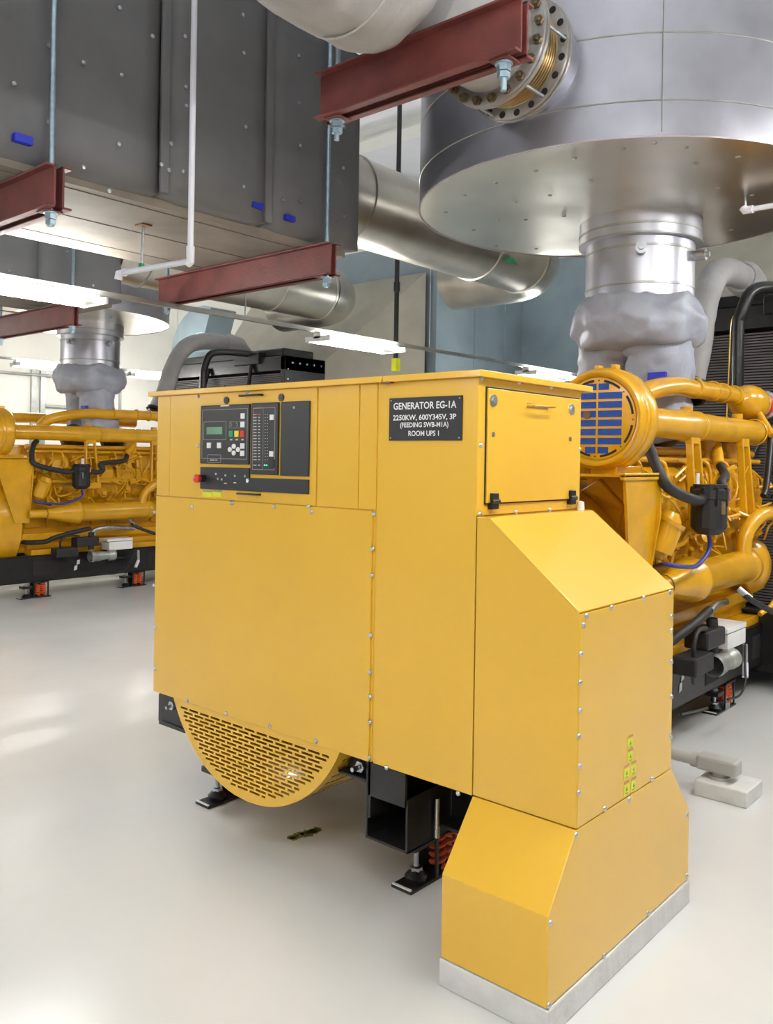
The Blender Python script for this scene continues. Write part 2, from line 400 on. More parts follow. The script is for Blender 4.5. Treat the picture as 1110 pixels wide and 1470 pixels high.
for a, b in ((70, 885), (155, 885)):
    sk = rpanel('hazard_sticker', ((a, 885), (a + 82, 945)), 'stick', 0, .002, cab)
    rpanel('sticker_header', ((a + 4, 888), (a + 78, 902)), 'flange', .0015, .0025, sk)

# ================================================================ CABLE DUCT RISER
DX, DXS, DY1 = -1.366, -1.726, 3.329
ZD, ZF, FB = 1.325, .387, .095
FY0, FY1 = 2.382, 3.523
rz = thing('cable_riser', 'yellow sheet steel cable riser with sloping top and flared foot', 'cable riser', (-1.576, 2.95, FB))
def sheet(name, poly, d, b=.0025): return MB().prism(poly, d).build(name, 'yellow', rz, bevel=b)
t = .006
MB().prism([(CX1 + .004, CY0 + .01, ZB), (DX - .01, CY0 + .01, ZB), (DX - .01, CY0 + .01, ZD - .015), (DXS, CY0 + .01, zsd - .012), (CX1 + .004, CY0 + .01, zsd - .012)], (0, DY1 - CY0 - .02, 0)).build('inner_shell', 'yellow', rz)
sheet('front_panel', [(CX1 + .003, CY0, ZB + .003), (DX - .003, CY0, ZB + .003), (DX - .003, CY0, ZD), (DXS, CY0, zsd - .003), (CX1 + .003, CY0, zsd - .003)], (0, t, 0))
sheet('back_panel', [(CX1 + .003, DY1 - t, ZB + .003), (DX - .003, DY1 - t, ZB + .003), (DX - .003, DY1 - t, ZD), (DXS, DY1 - t, zsd - .003), (CX1 + .003, DY1 - t, zsd - .003)], (0, t, 0))
sheet('sloping_panel', [(DXS, CY0 - .002, zsd - .003), (DX, CY0 - .002, ZD), (DX - .006, CY0 - .002, ZD - .008), (DXS - .006, CY0 - .002, zsd - .011)], (0, DY1 - CY0 + .004, 0))
sheet('top_panel', [(CX1 + .003, CY0 - .002, zsd - .003), (DXS, CY0 - .002, zsd - .003), (DXS, CY0 - .002, zsd - .01), (CX1 + .003, CY0 - .002, zsd - .01)], (0, DY1 - CY0 + .004, 0))
sheet('side_panel', [(DX, CY0 + .004, ZB + .003), (DX, DY1 - .002, ZB + .003), (DX, DY1 - .002, ZD - .008), (DX, CY0 + .004, ZD - .008)], (-t, 0, 0))
# foot
MB().prism([(CX1 + .01, CY0 + .01, ZB - .003), (CX1 + .01, FY0 + .01, ZF), (CX1 + .01, FY0 + .01, FB + .006), (CX1 + .01, FY1 - .01, FB + .006), (CX1 + .01, FY1 - .01, ZF), (CX1 + .01, DY1 - .01, ZB - .003)], (DX - CX1 - .02, 0, 0)).build('foot_shell', 'yellow', rz)
sheet('foot_side_panel', [(DX, CY0, ZB - .001), (DX, FY0 + .002, ZF), (DX, FY0 + .002, FB + .004), (DX, FY1 - .002, FB + .004), (DX, FY1 - .002, ZF), (DX, DY1, ZB - .001)], (-t, 0, 0))
sheet('foot_front_panel', [(CX1 + .002, CY0, ZB - .001), (CX1 + .002, FY0, ZF), (CX1 + .002, FY0, FB + .004), (CX1 + .002, FY0 + t, FB + .004), (CX1 + .002, FY0 + t, ZF), (CX1 + .002, CY0 + t, ZB - .001)], (DX - CX1 - .004, 0, 0))
MB().box(CX1 + .012, DX - .012, FY0 + .012, FY1 - .012, FB - .0, FB + .01).build('gasket', 'black', rz)
for u, v in ((838, 897), (842, 884), (878, 872), (924, 858), (962, 850), (834, 939), (831, 1057), (831, 1138), (936, 1118), (903, 1148), (868, 1161), (964, 885), (964, 905), (964, 950), (963, 1057), (964, 1000),
             (827, 1199), (790, 1325), (867, 1372), (930, 1311), (788, 1443), (986, 1257), (986, 1170), (833, 980), (833, 1020), (832, 1100)):
    screw(at(u, v, x=DX), rz, (0, 0, PI / 2))
for u, v in ((905, 1065), (905, 1084), (899.5, 1108), (909.5, 1102.5), (899.5, 1131), (909.5, 1125.5)):
    p = at(u, v, x=DX); big = u == 905; hh = .024
    sk = MB().box(DX - .001, DX + .0015, p.y - .021, p.y + .021, p.z - hh, p.z + hh).build('hazard_sticker', 'stick', rz)
    MB().prism([(DX + .0014, p.y - .007, p.z - .010), (DX + .0014, p.y + .007, p.z - .010), (DX + .0014, p.y, p.z + .005)], (.0006, 0, 0)).prism([(DX + .0014, p.y - .012, p.z - .02), (DX + .0014, p.y + .012, p.z - .02), (DX + .0014, p.y + .012, p.z - .017), (DX + .0014, p.y - .012, p.z - .017)], (.0006, 0, 0)).build('warning_triangle', 'leaf', sk)
    if v not in (1083,): MB().box(DX + .0005, DX + .002, p.y - .02, p.y + .02, p.z + hh - .008, p.z + hh).build('sticker_header', 'pink', sk)
pad = MB(); pad.box(CX1 - .004, DX + .005, FY0 - .003, FY1 + .006, 0, FB); 
tag(pad.build('concrete_plinth', 'conc', bevel=.006), 'white painted concrete plinth under the yellow cable riser', 'plinth')

# ================================================================ ALTERNATOR GUARD
AX, AZ, AR = -3.035, .885, .644
gd = thing('alternator_guard', 'yellow half-round perforated alternator guard hanging below the cabinet', 'guard', (AX, 2.7, AZ - AR))
mb = MB(); gy = CY0 + .004; zt = ZB - .002
def half(z): return math.sqrt(max(0, AR ** 2 - (z - AZ) ** 2))
def strip(z0, z1, xa0, xb0, xa1, xb1): mb.prism([(xa0, gy, z0), (xb0, gy, z0), (xb1, gy, z1), (xa1, gy, z1)], (0, .004, 0))
pitch, sh = .0184, .0105; z = zt - .03; strip(z, zt, AX - half(z), AX + half(z), AX - half(zt), AX + half(zt)); row = 0
while z - pitch > AZ - AR + .03:
    za = z - sh; ha, hz = half(za), half(z)
    lim = math.sqrt(max(0, (AR - .034) ** 2 - (za - AZ) ** 2)) if (AR - .034) > abs(za - AZ) else 0
    sp, sl = .084, .070; off = (row % 2) * sp / 2; edges = []
    x = AX - .7 + off
    while x < AX + .7:
        a, b = max(x, AX - lim), min(x + sl, AX + lim)
        if b - a > .02: edges.append((a, b))
        x += sp
    if edges:
        strip(za, z, AX - ha, edges[0][0], AX - hz, edges[0][0]); strip(za, z, edges[-1][1], AX + ha, edges[-1][1], AX + hz)
        for (a, b), (c, d) in zip(edges, edges[1:]): strip(za, z, b, c, b, c)
    else: strip(za, z, AX - ha, AX + ha, AX - hz, AX + hz)
    zb = z - pitch; hb = half(zb); strip(zb, za, AX - hb, AX + hb, AX - ha, AX + ha); z = zb; row += 1
n_ = 6
for k in range(n_):
    zb = max(z - (z - (AZ - AR)) / n_ * 1.0, AZ - AR); zb = z - (z - (AZ - AR)) * (1 / (n_ - k)); hb, ha = half(zb), half(z)
    strip(zb, z, AX - hb - 1e-4, AX + hb + 1e-4, AX - ha, AX + ha); z = zb
mb.build('perforated_plate', 'yellow', gd)
a_ = math.acos((AZ - zt) / AR)
sh_ = MB().lathe([(AR - .001, .004), (AR - .001, .72), (AR - .006, .72), (AR - .006, .004)], (AX, gy, AZ), (0, 1, 0), 40, True, PI / 2 - a_, PI / 2 + a_)
sh_.build('curved_shell', 'yellow', gd)
hb = MB()
for i in range(26):
    for j in range(5):
        th = PI / 2 - a_ + .1 + (2 * a_ - .2) * i / 25
        for off in (0,):
            q = V((AX + AR * math.cos(th), gy + .06 + .03 * j, AZ - AR * math.sin(th)))
            nrm = V((math.cos(th), 0, -math.sin(th))); tn = V((math.sin(th), 0, math.cos(th)))
            hb.prism([q + nrm * .0005 + tn * .006 - V((0, .01, 0)), q + nrm * .0005 - tn * .006 - V((0, .01, 0)), q + nrm * .0005 - tn * .006 + V((0, .01, 0)), q + nrm * .0005 + tn * .006 + V((0, .01, 0))], nrm * .001)
o = hb.build('vent_slots', 'brown', gd); o['kind'] = 'stuff'
# alternator body
al_ = thing('alternator', 'yellow round alternator body behind the perforated guard', 'alternator', (AX, 3.6, .5))
MB().lathe([(0, 3.4), (.3, 3.4), (.32, 3.42), (.5, 3.45), (.58, 3.5), (.60, 3.56), (.62, 3.6), (.62, 4.36), (.58, 4.42), (.3, 4.44)], (AX, 0, AZ + .02), (0, 1, 0), 40).build('frame', 'eyellow', al_, auto=True)
MB().lathe([(0, 3.34), (.12, 3.34), (.13, 3.36), (.13, 3.42)], (AX, 0, AZ), (0, 1, 0), 24).build('bearing_housing', 'eyellow', al_)
for s_ in (-1, 1): MB().box(AX + s_ * .52 - .1, AX + s_ * .52 + .1, 3.55, 4.3, .546, .75).build('mounting_foot', 'black', al_)

# ================================================================ SKID
sk = thing('generator_skid', 'black steel skid frame with channel rails under the yellow generator', 'skid', (-2.95, 4.5, .18))
RX0, RX1 = -2.36, -2.135       # right rail outer faces at the front
def rail(x0, x1, y0, y1, z0, z1, wl, wr, nm='rail'):
    mb = MB(); tt = .012
    mb.box(x0, x1, y0, y1, z0, z0 + tt); mb.box(x0, x0 + tt, y0, y1, z0, z1 if not wl else wl); mb.box(x1 - tt, x1, y0, y1, z0, z1 if not wr else wr)
    return mb.build(nm, 'black', sk, bevel=.003)
rail(RX0, RX1, 2.62, 3.3, .262, .545, None, .475)
rail(-3.77, -3.56, 2.85, 4.6, .262, .545, None, None)
MB().box(RX0 + .03, RX1, 2.60, 2.615, .45, .585).box(RX0 + .03, RX0 + .045, 2.60, 2.72, .36, .585).build('front_bracket', 'black', sk, bevel=.002)
MB().box(-2.13, -1.95, 2.90, 2.914, .33, .58).box(-2.13, -1.95, 2.80, 2.914, .32, .335).build('side_bracket', 'black', sk, bevel=.003)
MB().cyl((-2.12, 2.79, .28), (-2.12, 2.79, .44), .012, 10).build('jack_bolt', 'steel', sk)
MB().box(-3.0, -2.1, 3.25, 3.32, .25, .55).build('cross_member', 'black', sk, bevel=.004)
MB().box(RX0 - .14, RX0 + .02, 2.66, 2.70, .505, .585).box(RX0 - .16, RX0, 2.62, 2.82, .49, .50).build('guard_bracket', 'black', sk, bevel=.003)
MB().disc((-2.42, 2.655, .53), (0, -1, 0), .025, .012, 6).cyl((-2.42, 2.64, .53), (-2.42, 2.60, .53), .01, 8).build('bolt', 'steel', sk)
# left front hook
MB().prism([(-3.80, 2.60, .44), (-3.80, 2.60, .575), (-3.785, 2.60, .598), (-3.58, 2.60, .598), (-3.58, 2.60, .44)], (0, .012, 0)).box(-3.80, -3.56, 2.60, 2.9, .588, .60).box(-3.78, -3.56, 2.59, 2.61, .43, .45).build('front_bracket', 'black', sk, bevel=.003)
MB().disc((-3.675, 2.598, .545), (0, -1, 0), .024, .01, 6).cyl((-3.675, 2.6, .545), (-3.675, 2.56, .54), .009, 8).build('bolt', 'steel', sk)
MB().cyl((-2.9, 2.95, .36), (-2.36, 2.95, .36), .02, 12).build('tie_pipe', 'strut', sk)
# long rails under the engine
for x0, x1 in ((-2.36, -2.24), (-3.72, -3.6)):
    tt = .014; mb = MB(); mb.box(x1 - tt, x1, 3.3, 7.35, .2, .53); mb.box(x0, x1, 3.3, 7.35, .2, .2 + tt); mb.box(x0, x1, 3.3, 7.35, .53 - tt, .53); mb.box(x0, x0 + tt, 3.3, 7.35, .2, .53)
    mb.build('rail', 'black', sk, bevel=.004)
for y in (4.7, 5.9, 7.1): MB().box(-3.6, -2.36, y, y + .12, .22, .5).build('cross_member', 'black', sk)
for y, z, w_, h_ in ((5.15, .37, .3, .19), (6.15, .36, .26, .2), (6.75, .37, .2, .15), (7.1, .37, .18, .18)):
    MB().box(-2.241, -2.236, y - w_ / 2, y + w_ / 2, z - h_ / 2, z + h_ / 2).build('rail_opening', 'hole', sk, bevel=.002)
for dz, dy in ((.0, 0), (-.07, -.035)):
    p = at(980.5, 971, x=-2.236); MB().prism([(-2.2365, p.y + dy - .025, p.z + dz - .03), (-2.2365, p.y + dy + .02, p.z + dz - .02), (-2.2365, p.y + dy + .025, p.z + dz + .035), (-2.2365, p.y + dy - .015, p.z + dz + .03)], (.001, 0, 0)).build('white_marker', 'white', sk)
# engine end cross frame (seen at right edge)
mb = MB(); mb.box(-3.9, -1.75, 7.25, 7.33, .15, .62); mb.box(-3.9, -1.75, 7.2, 7.33, .62, .64); mb.build('end_frame', 'black', sk, bevel=.004)
for i in range(3): MB().disc((-1.86, 7.25, .52 - .1 * i), (0, -1, 0), .026, .02, 10).build('bolt', 'steel', sk)
MB().box(-3.9, -1.7, 7.33, 9.4, .12, .3).build('radiator_base', 'black', sk, bevel=.006)

# spring isolators
def isolator(x, y, label, rise=.2):
    t_ = thing('spring_isolator', label, 'isolator', (x, y, 0), 'spring isolators under the skids')
    b = MB(); b.box(x - .055, x + .055, y - .2, y + .2, 0, .014); b.build('base_plate', 'black', t_, bevel=.002)
    MB().box(x - .05, x + .05, y - .2, y - .19, .0141, .02).build('worn_edge', 'white', t_)
    h = MB(); h.box(x - .06, x + .06, y - .03, y + .17, rise - .015, rise); h.box(x + .045, x + .055, y - .03, y - .01, .014, rise); h.box(x + .045, x + .055, y + .15, y + .17, .014, rise); h.box(x - .055, x - .045, y - .03, y + .17, .014, rise); h.build('housing', 'black', t_, bevel=.003)
    for k in (0, 1):
        path = []
        for i in range(6 * 10 + 1):
            th = 2 * PI * i / 10; path.append((x + .012 + .03 * math.cos(th), y + .035 + .075 * k + .03 * math.sin(th), .03 + (rise - .06) * i / 60))
        MB().tube(path, .0095, 6).build('coil_spring', 'orange', t_)
    MB().cyl((x, y - .1, .014), (x, y - .1, rise), .012, 10).disc((x, y - .1, .05), (0, 0, 1), .028, .02, 6).disc((x, y - .1, rise - .05), (0, 0, 1), .026, .02, 6).build('levelling_bolt', 'steel', t_)
    MB().lathe([(.045, 0), (.05, .02), (.03, .04), (.012, .06)], (x, y - .1, .014), (0, 0, 1), 14).build('washer', 'black', t_)
    MB().box(x - .05, x + .05, y - .17, y - .04, rise * .62, rise * .62 + .03).build('snubber', 'black', t_, bevel=.004)
    return t_
iso1 = isolator(-2.30, 2.985, 'black isolator with orange coil springs under the front rail beside the cable riser', .262)
isolator(-3.62, 2.95, 'black isolator foot under the front rail beside the half-round guard', .262)
iso3 = isolator(-2.29, 6.45, 'black isolator with orange spring under the rail below the heater pump', .2)
iso4 = isolator(-2.29, 5.05, 'black isolator under the engine rail hidden behind the cable riser', .2)

# ================================================================ ENGINE
EX = -2.95
eng = thing('diesel_engine', 'large yellow diesel engine with blue louvred air filter behind the cable riser', 'engine', (EX, 6.0, .5))
def ep(name, mb, m_='eyellow', b=0, parent=None): return mb.build(name, m_, parent or eng, bevel=b)
ep('crankcase', MB().box(EX - .5, EX + .5, 4.85, 7.5, .55, 1.2), b=.02)
ep('oil_pan', MB().prism([(EX - .48, 4.9, .60), (EX + .48, 4.9, .60), (EX + .62, 4.9, .72), (EX + .62, 4.9, .80), (EX - .62, 4.9, .80), (EX - .62, 4.9, .72)], (0, 2.4, 0)), b=.008)
ep('cylinder_block', MB().prism([(EX - .5, 4.9, 1.15), (EX + .5, 4.9, 1.15), (EX + .62, 4.9, 1.55), (EX + .45, 4.9, 1.72), (EX, 4.9, 1.45), (EX - .45, 4.9, 1.72), (EX - .62, 4.9, 1.55)], (0, 2.55, 0)), b=.015)
ep('flywheel_housing', MB().lathe([(0, 4.45), (.7, 4.45), (.74, 4.5), (.74, 4.85), (.6, 4.95), (0, 4.95)], (EX, 0, .98), (0, 1, 0), 40))
vc = None; NY = 8
for k in range(NY):
    y = 5.08 + .31 * k; x = EX + .56
    h = ep('cylinder_head', MB().prism([(x - .16, y - .13, 1.45), (x + .09, y - .13, 1.42), (x + .1, y - .13, 1.62), (x - .14, y - .13, 1.66)], (0, .27, 0)), b=.02)
    ep('valve_cover', MB().prism([(x - .15, y - .115, 1.65), (x + .085, y - .115, 1.61), (x + .07, y - .115, 1.74), (x, y - .115, 1.79), (x - .13, y - .115, 1.78)], (0, .24, 0)), b=.025)
    for q in (-.1, .1): MB().disc((x + .09, y + q, 1.63), (.9, 0, .3), .012, .02, 6).build('bolt', 'eyellow', h)
    c = ep('inspection_cover', MB().box(EX + .5, EX + .56, y - .125, y + .125, 1.22, 1.42), b=.03)
    for q in (-.09, .09):
        for r in (1.25, 1.39): MB().disc((EX + .56, y + q, r), (1, 0, 0), .011, .012, 6).build('bolt', 'eyellow', c)
    c = ep('crankcase_cover', MB().box(EX + .5, EX + .54, y - .12, y + .12, .86, 1.1), b=.03)
    ep('injection_pipe', MB().tube(spline([(x + .06, y - .06, 1.5), (x + .14, y - .05, 1.56), (x + .13, y + .02, 1.68), (x + .03, y + .06, 1.76)]), .011, 8))
ep('mounting_rail', MB().box(EX + .5, EX + .68, 5.0, 7.3, .53, .6).box(EX + .48, EX + .56, 5.0, 7.3, .6, .78), b=.008)
ep('fuel_rail', MB().tube([(EX + .66, 4.98, 1.46), (EX + .66, 7.5, 1.46)], .028, 10))
ep('fuel_rail', MB().tube([(EX + .58, 4.98, 1.84), (EX + .58, 7.5, 1.84)], .02, 10))
ep('coolant_rail', MB().tube([(EX + .52, 4.98, 1.9), (EX + .52, 7.5, 1.9)], .03, 10))
# air intake
FX, FZ, FY = -2.3, 2.066, 4.46; IX = FX
flt = ep('air_filter', MB().lathe([(0, .02), (.235, .02), (.243, 0), (.258, -.01), (.27, -.008), (.280, .012), (.282, .04), (.290, .045), (.290, .06), (.284, .065), (.284, .08), (.294, .084), (.296, .09), (.296, .17), (.28, .20), (.10, .26)], (FX, FY, FZ), (0, 1, 0), 56))
flt['label'] = 'round yellow air filter housing with blue louvred inlet'
MB().disc((FX, FY + .018, FZ), (0, -1, 0), .234, .006, 48).build('filter_face', 'eyellow', flt)
for col in (-1, 1):
    for i in range(8):
        z = FZ + (i - 3.5) * .0515; xa, xb = sorted((FX + col * .007, FX + col * .15))
        lim = math.sqrt(max(0, .207 ** 2 - (abs(z - FZ) + .014) ** 2)); xa = max(xa, FX - lim); xb = min(xb, FX + lim)
        if xb - xa < .03: continue
        MB().box(xa, xb, FY + .009, FY + .014, z - .0185, z + .0185).build('louvre_opening', 'blue', flt)
for k in range(16):
    th = 2 * PI * k / 16 + .1; mb = MB(); a, b = th, th + .5
    if k % 2 == 0:
        pts = [(FX + r_ * math.cos(q), FY + .0125, FZ + r_ * math.sin(q)) for r_, q in [(.222, a + (b - a) * i / 6) for i in range(7)] + [(.209, b - (b - a) * i / 6) for i in range(7)]]
        mb.prism(pts, (0, -.002, 0)).build('rim_slot', 'hole', flt)
    else: mb.disc((FX + .216 * math.cos(th + .25), FY + .0125, FZ + .216 * math.sin(th + .25)), (0, -1, 0), .005, .002, 8).build('rim_slot', 'hole', flt)
MB().disc((FX - .06, FY + .012, FZ + .02), (0, -1, 0), .022, .015, 12).build('centre_nut', 'brown', flt)
for th in (1.4, 1.75): MB().box(FX + .3 * math.cos(th) - .015, FX + .3 * math.cos(th) + .015, 4.56, 4.62, FZ + .285, FZ + .315).build('clamp', 'eyellow', flt, bevel=.004)
ep('intake_pipe', MB().lathe([(.05, 4.66), (.092, 4.67), (.095, 5.3), (.098, 5.6), (.108, 5.72), (.108, 5.86), (.10, 5.9), (.094, 6.3), (.094, 7.25), (.085, 7.36), (.05, 7.44), (0, 7.46)], (IX, 0, 2.075), (0, 1, 0), 28))
for y in (5.9, 7.15): ep('pipe_band', MB().lathe([(.1, y), (.108, y + .005), (.108, y + .02), (.1, y + .025)], (IX, 0, 2.075), (0, 1, 0), 28))
for u in (985, 1058):
    y = at(u, 650, x=FX).y
    ep('pipe_bracket', MB().prism([(FX + .02, y - .07, 2.0), (FX + .02, y - .05, 2.0), (FX + .07, y - .075, 1.4), (FX + .07, y - .11, 1.4)], (.05, 0, 0)).prism([(FX + .02, y + .05, 2.0), (FX + .02, y + .07, 2.0), (FX + .07, y + .11, 1.4), (FX + .07, y + .075, 1.4)], (.05, 0, 0)).box(FX + .02, FX + .07, y - .075, y + .075, 1.95, 2.02).box(FX + .06, FX + .13, y - .12, y + .12, 1.36, 1.44), b=.006)
    ep('pipe_boss', MB().cyl((FX, y, 2.15), (FX, y, 2.205), .04, 12), b=.004)
for u in (1015, 1045):
    y = at(u, 660, x=-2.42).y
    ep('intake_branch', MB().lathe([(.085, 1.98), (.085, 1.86), (.092, 1.855), (.092, 1.83), (.07, 1.82), (.07, 1.7)], (-2.42, y, 0), (0, 0, 1), 20))
# upper water manifold
TX = -2.42
ep('water_manifold', MB().tube(spline([(TX - .03, 5.15, 2.1), (TX - .01, 5.25, 2.23), (TX, 5.5, 2.31), (TX, 5.9, 2.36), (TX, 6.15, 2.36), (TX, 6.8, 2.37), (TX, 7.3, 2.36)], 5), .068, 16))
for y in (6.18, 6.55, 6.75, 7.0): ep('pipe_band', MB().lathe([(.07, y), (.08, y + .005), (.08, y + .022), (.07, y + .027)], (TX, 0, 2.37), (0, 1, 0), 20))
ep('thermostat_housing', MB().lathe([(0, 7.08), (.08, 7.1), (.13, 7.2), (.145, 7.35), (.13, 7.5), (.1, 7.55), (.09, 7.6)], (TX + .02, 0, 2.33), (0, 1, 0), 24))
ep('thermostat_strut', MB().tube([(TX + .1, 7.3, 2.25), (TX + .25, 7.2, 2.05)], .03, 8))
ep('water_manifold', MB().tube(spline([(EX - .5, 5.2, 2.0), (EX - .5, 5.22, 2.22), (EX - .5, 5.4, 2.3), (EX - .5, 7.2, 2.3)], 5), .07, 14))
cl = ep('hose_clamp', MB().lathe([(.1, 7.6), (.105, 7.6), (.105, 7.7), (.1, 7.7)], (TX + .02, 0, 2.33), (0, 1, 0), 20), 'redb')
ep('hose_coupling', MB().lathe([(.095, 7.68), (.125, 7.7), (.125, 7.78), (.1, 7.8), (.1, 7.95)], (TX + .02, 0, 2.33), (0, 1, 0), 20), 'steel')
# dark turbo clutter between the manifolds
for y in (5.9, 6.5): ep('turbocharger', MB().lathe([(.08, -.2), (.17, -.16), (.19, -.05), (.12, 0), (.14, .08), (.1, .16)], (EX + .12, y, 2.05), (1, 0, .2), 20), 'blade')
ep('top_cover', MB().box(EX - .3, EX + .3, 5.0, 7.5, 1.7, 1.92), 'eyellow', .03)
# air filter support plates
pa, pb = at(842, 690, x=-2.15), at(915, 690, x=-2.15)
ep('filter_bracket', MB().box(FX - .34, FX + .2, 4.42, 4.95, 1.735, 1.75).box(FX + .17, FX + .2, 4.42, 4.95, 1.72, 1.76), b=.003)
ep('filter_bracket', MB().box(FX - .06, FX + .1, 4.52, 4.85, 1.745, 1.80), b=.006)
ep('filter_bracket', MB().prism([(FX + .19, 4.45, 1.73), (FX + .19, 4.93, 1.73), (FX + .19, 4.93, 1.6), (FX + .10, 4.93, .95), (FX + .10, 4.75, .95)], (-.02, 0, 0)), b=.003)
ep('filter_bracket', MB().prism([(FX + .19, 4.92, 1.735), (FX - .30, 4.92, 1.735), (FX - .2, 4.92, .95), (FX + .10, 4.92, .95), (FX + .19, 4.92, 1.5)], (0, .015, 0)), b=.003)
# oil cooler pipe
ep('oil_cooler', MB().lathe([(.05, 4.9), (.055, 5.12), (.07, 5.14), (.075, 5.2), (.09, 5.25), (.125, 5.42), (.14, 5.5), (.15, 5.52), (.15, 5.56), (.13, 5.58), (.118, 5.6), (.118, 6.55), (.13, 6.56), (.13, 6.62), (.1, 6.66), (.06, 6.7), (.055, 6.85), (0, 6.88)], (-2.17, 0, 1.06), (0, 1, 0), 28))
for y in (5.12, 5.27): ep('clamp_wire', MB().lathe([(.068 if y < 5.2 else .088, y), (.072 if y < 5.2 else .092, y), (.072 if y < 5.2 else .092, y + .006)], (-2.17, 0, 1.06), (0, 1, 0), 20), 'black')
ep('return_pipe', MB().tube(spline([(-2.15, 6.5, 1.15), (-2.15, 6.55, 1.3), (-2.12, 6.72, 1.42), (-2.1, 7.0, 1.44), (-2.1, 7.3, 1.4)]), .055, 14))
ep('return_pipe', MB().tube(spline([(-2.1, 7.35, 1.2), (-2.05, 7.2, .95), (-2.07, 6.95, .75), (-2.12, 6.8, .68)]), .02, 10))
ep('water_pump', MB().lathe([(0, -.02), (.2, 0), (.22, .06), (.18, .12), (.1, .16), (0, .17)], (-2.35, 7.2, 1.0), (1, 0, 0), 24))
ep('starter', MB().lathe([(.05, 0), (.07, .02), (.08, .05), (.09, .2), (.08, .26), (.05, .3)], at(938, 800, x=-2.2), (.25, .25, .9), 18))
pst = at(948, 780, x=-2.15)
ep('oil_filler', MB().cyl(pst + V((0, 0, -.05)), pst + V((.05, .04, .12)), .075, 18).cyl(pst + V((.05, .04, .12)), pst + V((.06, .045, .14)), .085, 18))
# small wiring and pipes
for k in range(46):
    y = 4.98 + 2.4 * random.random(); z = 1.15 + .6 * random.random(); x = EX + .64 + .1 * random.random()
    pts = [(x, y, z)]
    for i in range(3): pts.append((x + random.uniform(-.05, .07), pts[-1][1] + random.uniform(-.02, .16), pts[-1][2] + random.uniform(-.13, .11)))
    ep('engine_pipe', MB().tube(spline(pts, 4), random.choice((.007, .009, .012, .016)), 6))
for k in range(14):
    y = 5.0 + 2.3 * k / 14 + .05 * random.random(); z = 1.2 + .3 * random.random(); s_ = random.uniform(.03, .06)
    ep('sensor_body', MB().lathe([(0, 0), (s_, 0), (s_, .05), (s_ * .7, .06), (s_ * .7, .1), (0, .105)], (EX + .62, y, z), (.9, random.uniform(-.4, .4), .5), 12))
for k in range(6):
    y = 5.0 + .38 * k; ep('engine_pipe', MB().tube(spline([(EX + .6, y, 1.84), (EX + .66, y + .03, 1.8), (EX + .67, y + .05, 1.6), (EX + .64, y + .07, 1.46)], 5), .012, 8))
for u, v in ((949, 715),):
    p = at(u, v, x=-2.2); ep('yellow_sticker', MB().box(-2.215, -2.20, p.y - .03, p.y + .03, p.z - .03, p.z + .03), 'stick')
p = at(1003, 688, x=-2.15); ep('white_tag', MB().box(-2.16, -2.15, p.y - .02, p.y + .02, p.z - .04, p.z + .04), 'white')
# crankcase breather canister
BX = -2.05; pc = at(1018, 730, x=BX)
br = ep('breather_canister', MB().lathe([(0, -.165), (.07, -.165), (.105, -.13), (.112, -.12), (.112, .06), (.118, .065), (.118, .12), (.10, .13), (.10, .155), (0, .155)], pc, (0, 0, 1), 16, False), 'rubber')
br['label'] = 'black plastic crankcase breather canister with hoses'
for k in range(8):
    th = 2 * PI * k / 8; MB().box(pc.x + .108 * math.cos(th) - .012, pc.x + .108 * math.cos(th) + .012, pc.y + .108 * math.sin(th) - .012, pc.y + .108 * math.sin(th) + .012, pc.z + .02, pc.z + .14).build('clip', 'black', br, bevel=.004)
MB().box(pc.x + .06, pc.x + .118, pc.y - .05, pc.y - .038, pc.z - .03, pc.z + .05).build('latch', 'steel', br)
MB().box(pc.x + .07, pc.x + .115, pc.y + .06, pc.y + .07, pc.z + .05, pc.z + .12).build('latch', 'pink', br)
def H(*q): return [at(u, v, x=x) for u, v, x in q]
ep('breather_hose', MB().tube(spline(H((928, 630, -2.26), (931, 640, -2.22), (944, 672, -2.13), (960, 700, -2.07)) + [pc + V((0, -.24, .06)), pc + V((0, -.1, .065))]), .033, 14), 'rubber')
ep('breather_hose', MB().tube(spline(H((1030, 660, -2.3), (1041, 683, -2.2)) + [pc + V((-.03, .30, .16)), pc + V((0, .31, .085)), pc + V((0, .24, .05)), pc + V((0, .1, .055))]), .032, 14), 'rubber')
ep('hose_end', MB().tube(H((1028, 640, -2.36), (1033, 668, -2.27)), .042, 14))
ep('drain_hose', MB().tube(spline(H((1018, 768, -2.05), (1019, 785, -2.05), (1012, 800, -2.04), (998, 813, -2.03), (975, 813, -2.03), (955, 810, -2.08), (938, 813, -2.3))), .013, 10), 'hose')
# black drop hose at the far end
ep('fuel_hose', MB().tube(spline(H((1108, 612, -2.2), (1105, 650, -2.18), (1100, 700, -2.15), (1096, 712, -2.15))), .026, 12), 'black')
ep('starter_cable', MB().tube(spline(H((1064, 849, -2.1), (1080, 862, -2.02), (1110, 878, -1.95), (1130, 884, -1.9))), .022, 10), 'rubber')
ep('cable_gland', MB().tube(H((1060, 845, -2.11), (1078, 860, -2.03)), .024, 10), 'steel')
